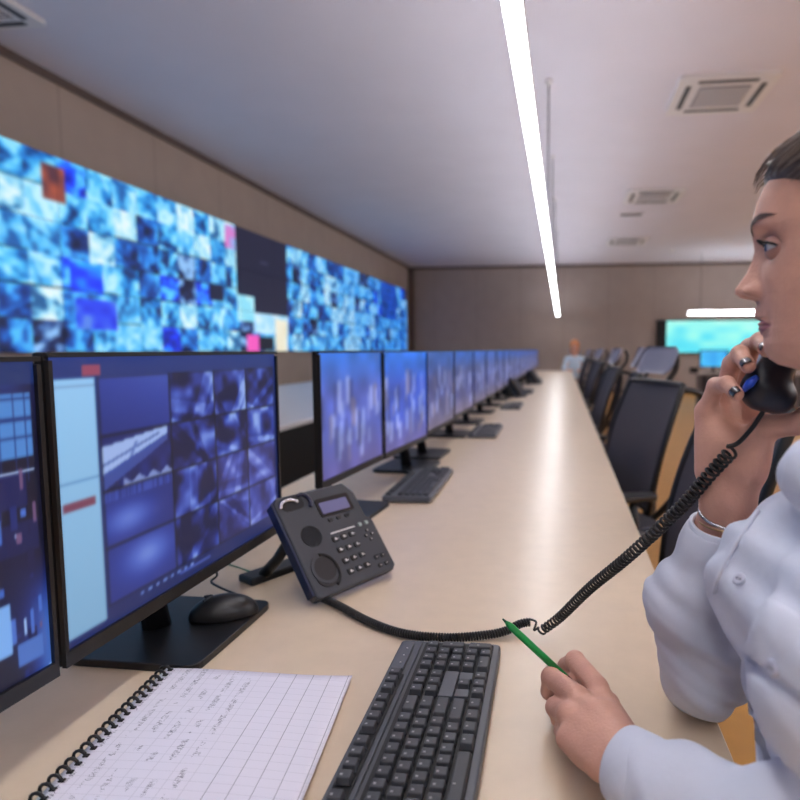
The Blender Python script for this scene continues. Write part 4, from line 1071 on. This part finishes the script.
# shirt ---------------------------------------------------------------
def wr(P):
    x, y, z = P[..., 0], P[..., 1], P[..., 2]
    return (.0032)*np.sin(38*z+14*y+6*np.sin(20*x+9*z))+.0016*np.sin(60*y-25*z+5*np.sin(17*z))+.0010*np.sin(110*x+70*z+4*np.sin(31*y))
def slR(P):
    m1 = A_(685, 602, .745)
    d = cone(P, rcuff, m1, .0375, .045); d = sm(d, cone(P, m1, REL, .044, .045), .02); return sm(d, cone(P, REL, RSH, .045, .062), .03)
def slL(P):
    m1 = lcuff+(LEL-lcuff)*.5
    d = cone(P, lcuff, m1, .034, .041); d = sm(d, cone(P, m1, LEL, .041, .048), .02); return sm(d, cone(P, LEL, LSH, .048, .062), .03)
def cutcap(P, d, c, dirv):   # flat opening at a cuff
    dirv = dirv/np.linalg.norm(dirv); return np.maximum(d, (P-c)@dirv.astype(np.float32))
rdir = rcuff-REL; ldir = lcuff-LEL
def fold(P, a, b, amp, k):
    ab = b-a; L = np.linalg.norm(ab); t = ((P-a)@(ab/L).astype(np.float32)); q = P-a
    ph_ = k*t+2.2*np.sin(30*q[..., 0]+22*q[..., 2]); return amp*(np.sin(ph_)-.5*np.abs(np.sin(ph_*.9+9*q[..., 2]*6)))
def shirtR(P):
    d = slR(P)+fold(P, rcuff, REL, .0022, 75)+fold(P, REL, RSH, .003, 55); d = cutcap(P, d, rcuff, rdir)
    rd = rdir/np.linalg.norm(rdir); return np.maximum(d, -cone(P, rcuff-rd*.05, rcuff+rd*.03, .0345, .0345))
def shirtL(P):
    d = slL(P)+fold(P, lcuff, LEL, .0016, 60)+wr(P)*.5; d = cutcap(P, d, lcuff, ldir)
    ld = ldir/np.linalg.norm(ldir); return np.maximum(d, -cone(P, lcuff-ld*.05, lcuff+ld*.03, .0295, .0295))
def tors(P):
    d = torso(P)+wr(P); return np.maximum(d, -cone(P, SH+np.array((-.03, 0, -.0)), NB, .055, .07))
def above_desk(fn): return lambda P: np.maximum(fn(P), .743-P[..., 2])
def above_floorish(P):
    d = tors(P); dk_ = np.maximum(P[..., 0]-.21, P[..., 2]-.745); return np.maximum(d, -dk_)
ps = [nets(above_floorish, (.08, .28, .46), (.62, .78, 1.22), .004),
      nets(above_desk(shirtR), (.05, .62, .73), (.46, .85, 1.14), .0032), nets(above_desk(shirtL), (.0, .24, .73), (.46, .72, 1.14), .0032)]
shirt = sdf_obj('shirt', [shift(p) for p in ps], M_shirt, wo)
# trace a view line to the cloth so trims sit on it
def hit(x, y, fn, t0=.3, t1=1.2):
    d = np.array(ray(x, y).normalized()); t = t0
    for _ in range(400):
        p = np.array(EYE)+d*t; s = float(fn(p[None].astype(np.float32))[0])
        if s < .0003: return p
        t += max(.0004, s*.6)
        if t > t1: break
    return None
def nrmal(p, fn):
    e = .003; g = np.array([float(fn((p+np.eye(3)[i]*e)[None].astype(np.float32))[0]-fn((p-np.eye(3)[i]*e)[None].astype(np.float32))[0]) for i in range(3)]); return g/np.linalg.norm(g)
M_btn = mat('button_pearl', (205, 208, 226), .2, coat=.6)
for (x, y, lf) in ((740, 580, .001), (781, 668, .0068)):
    p = hit(x, y, tors)
    if p is None: continue
    nv = Vector(nrmal(p, tors)); R = nv.to_track_quat('Z', 'Y').to_matrix()
    b = MB().lathe([(.0055, -.001), (.0062, .0012), (.0052, .0026), (.0035, .0018)], Vector(p-OW)+nv*lf, 18, R).build('button', M_btn, shirt, smooth=True)
    MB().lathe([(.0012, .0018), (.0012, .0024)], Vector(p-OW)+nv*lf+R @ Vector((.0016, 0, 0)), 6, R).lathe([(.0012, .0018), (.0012, .0024)], Vector(p-OW)+nv*lf-R @ Vector((.0016, 0, 0)), 6, R).build('thread', mat('thread_grey', (120, 120, 140), .7), b)
def cloth_strip(name, poly, m, off, nsub=14):
    """quad patch given by four pixel corners, laid on the shirt"""
    V = []; F = []; hgt = []
    for j in range(nsub+1):
        for i in range(nsub+1):
            a = i/nsub; b = j/nsub; q = [poly[0][k]*(1-a)*(1-b)+poly[1][k]*a*(1-b)+poly[2][k]*a*b+poly[3][k]*(1-a)*b for k in (0, 1)]
            p = hit(q[0], q[1], tors)
            if p is None: p = V[-1]+OW if V else OW
            e = 1 if 0 < i < nsub and 0 < j < nsub else -.6
            V.append(p+nrmal(p, tors)*off*e-OW)
    for j in range(nsub):
        for i in range(nsub): k = j*(nsub+1)+i; F.append([k, k+1, k+nsub+2, k+nsub+1])
    return sdf_obj(name, [(np.array(V), np.array(F))], m, shirt)
cloth_strip('chest_pocket', [(742, 655), (830, 725), (812, 800), (752, 765)], M_shirt, .0035)
cloth_strip('pocket_flap', [(739, 648), (768, 598), (850, 640), (835, 722)], M_shirt, .0062)
# collar
col_ = MB()
cpts = []
for sgn, pth in ((1, [A_(800, 436, .545), A_(783, 455, .525), A_(772, 492, .515)]),):
    pass
cc = SH+np.array((-.012, 0, .012))
V = []; F = []; n = 40
for j, (rr, zz) in enumerate(((.064, .030), (.070, .034), (.080, .010), (.088, -.018), (.084, -.020))):
    for i in range(n+1):
        a = -2.75+5.5*i/n   # opening toward the front
        open_ = max(0, abs(a)-2.1)
        r_x = rr*(1.0+.25*open_); z_ = zz-.055*open_*(1 if j < 2 else 1.35)
        p = cc+np.array((math.cos(a)*r_x*1.05, math.sin(a)*r_x, z_)); V.append(p-OW)
for j in range(4):
    for i in range(n): k = j*(n+1)+i; F.append([k, k+1, k+n+2, k+n+1])
cob = sdf_obj('collar', [(np.array(V), np.array(F))], M_shirt, shirt); so = cob.modifiers.new('s', 'SOLIDIFY'); so.thickness = .003
cloth_strip('collar_wing', [(789, 454), (816, 442), (820, 506), (780, 489)], M_shirt, .0038)
# placket edge and sleeve cuffs
pl_ = [hit(x, y, tors) for x, y in ((760, 512), (748, 528), (738, 545), (728, 562), (720, 578), (716, 592))]
pl_ = [Vector(p-OW)+Vector(nrmal(p, tors))*.002 for p in pl_ if p is not None]
if len(pl_) > 2: MB().tube(pl_, .0022, 6).build('placket_edge', M_shirt, shirt, smooth=True)
def cuff(c, d, r, ln, name='cuff'):
    d = Vector(d).normalized(); R = d.to_track_quat('Z', 'Y').to_matrix()
    MB().lathe([(r-.004, -ln), (r+.002, -ln), (r+.0025, -ln*.5), (r+.001, 0), (r-.002, .001), (r-.004, 0), (r-.006, -.01)], Vector(c)-Vector(OW), 40, R).build(name, M_shirt, shirt, smooth=True)
def ring_cuff(c, d, r, ln):
    d = Vector(d).normalized(); R = d.to_track_quat('Z', 'Y').to_matrix(); n = 44; prof = [(r, -ln), (r+.0025, -ln+.003), (r+.003, -ln*.5), (r+.0015, -.002), (r-.001, .0), (r-.004, -.002), (r-.004, -ln)]
    V = []; F = []
    for (q, z) in prof:
        for k in range(n): a = 2*PI*k/n; V.append(np.array(Vector(c)+R @ Vector((q*math.cos(a), q*math.sin(a), z)))-OW)
    for i in range(len(prof)-1):
        for k in range(n): F.append([i*n+k, i*n+(k+1) % n, (i+1)*n+(k+1) % n, (i+1)*n+k])
    return sdf_obj('cuff', [(np.array(V), np.array(F))], M_shirt, shirt)
ring_cuff(rcuff+rdir/np.linalg.norm(rdir)*.006, rdir, .0375, .05); ring_cuff(lcuff+ldir/np.linalg.norm(ldir)*.006, ldir, .0355, .055)
p_ = A_(743, 541, .66)
MB().box(Vector(p_-OW), (.016, .012, .014), Matrix.Rotation(.7, 3, 'Y')).build('blue_tab', mat('navy_cloth', (26, 34, 110), .6), shirt, bevel=.002)
# bracelets on the raised wrist
bd = Vector(rdir).normalized(); Rb = bd.to_track_quat('Z', 'Y').to_matrix(); bc = Vector(rcuff)+bd*.014+Vector((.005, 0, 0))
def bring(off, r, rr, tilt, m, name):
    R = Rb @ Matrix.Rotation(tilt, 3, 'X')
    c = bc+bd*off
    return MB().tube([c+R @ Vector((r*math.cos(a), r*math.sin(a)*.95, 0))-Vector(OW) for a in [2*PI*k/36 for k in range(36)]], rr, 8, closed=True).build(name, m, wo, smooth=True)
bring(.004, .0335, .0022, .1, M_metal, 'bracelet'); bring(-.006, .0340, .0012, -.12, mat('gold_metal', (190, 160, 120), .3, 1), 'bracelet')
# nails
for pts, rs in fingersR+[thumbR]:
    tip = Vector(pts[3]); d = (tip-Vector(pts[2])).normalized(); vw_ = (Vector(EYE)-tip).normalized(); outw = (vw_-d*vw_.dot(d)).normalized()
    latv = d.cross(outw); n0 = outw
    V = []; F = []
    for j in range(7):
        for i in range(7):
            a = (-1+2*i/6)*.75; t = (-1+2*j/6); rr = rs[3]*1.10+.0002
            V.append(np.array(tip+n0*math.cos(a)*rr+latv*math.sin(a)*rr*(1-.12*t*t)+d*(t*.0055+.002))-OW)
    for j in range(6):
        for i in range(6): k = j*7+i; F.append([k, k+1, k+8, k+7])
    nl = sdf_obj('fingernail', [(np.array(V), np.array(F))], M_nail, wo); so = nl.modifiers.new('s', 'SOLIDIFY'); so.thickness = .0008; so.offset = 0
# trousers
def trs(P):
    d = ell(P, (.44, .53, .57), (.17, .19, .11))
    for s_, y in ((1, .44), (-1, .62)):
        d = sm(d, cone(P, (.42, y, .575), (.02, y-.01, .585), .085, .068), .05); d = sm(d, cone(P, (.02, y-.01, .585), (.04, y, .12), .062, .045), .02)
    return d
sdf_obj('trousers', [shift(nets(trs, (-.12, .28, .05), (.66, .78, .72), .008))], mat('dark_trousers', (28, 32, 52), .8), wo)
for y in (.44, .62):
    sh = MB(); sh.tube([Vector((.09, y, .05))-Vector(OW), Vector((.03, y, .05))-Vector(OW), Vector((-.08, y, .035))-Vector(OW), Vector((-.16, y, .03))-Vector(OW)], [.035, .042, .036, .02], 14); sh.build('shoe', M_blackm, wo, smooth=True)
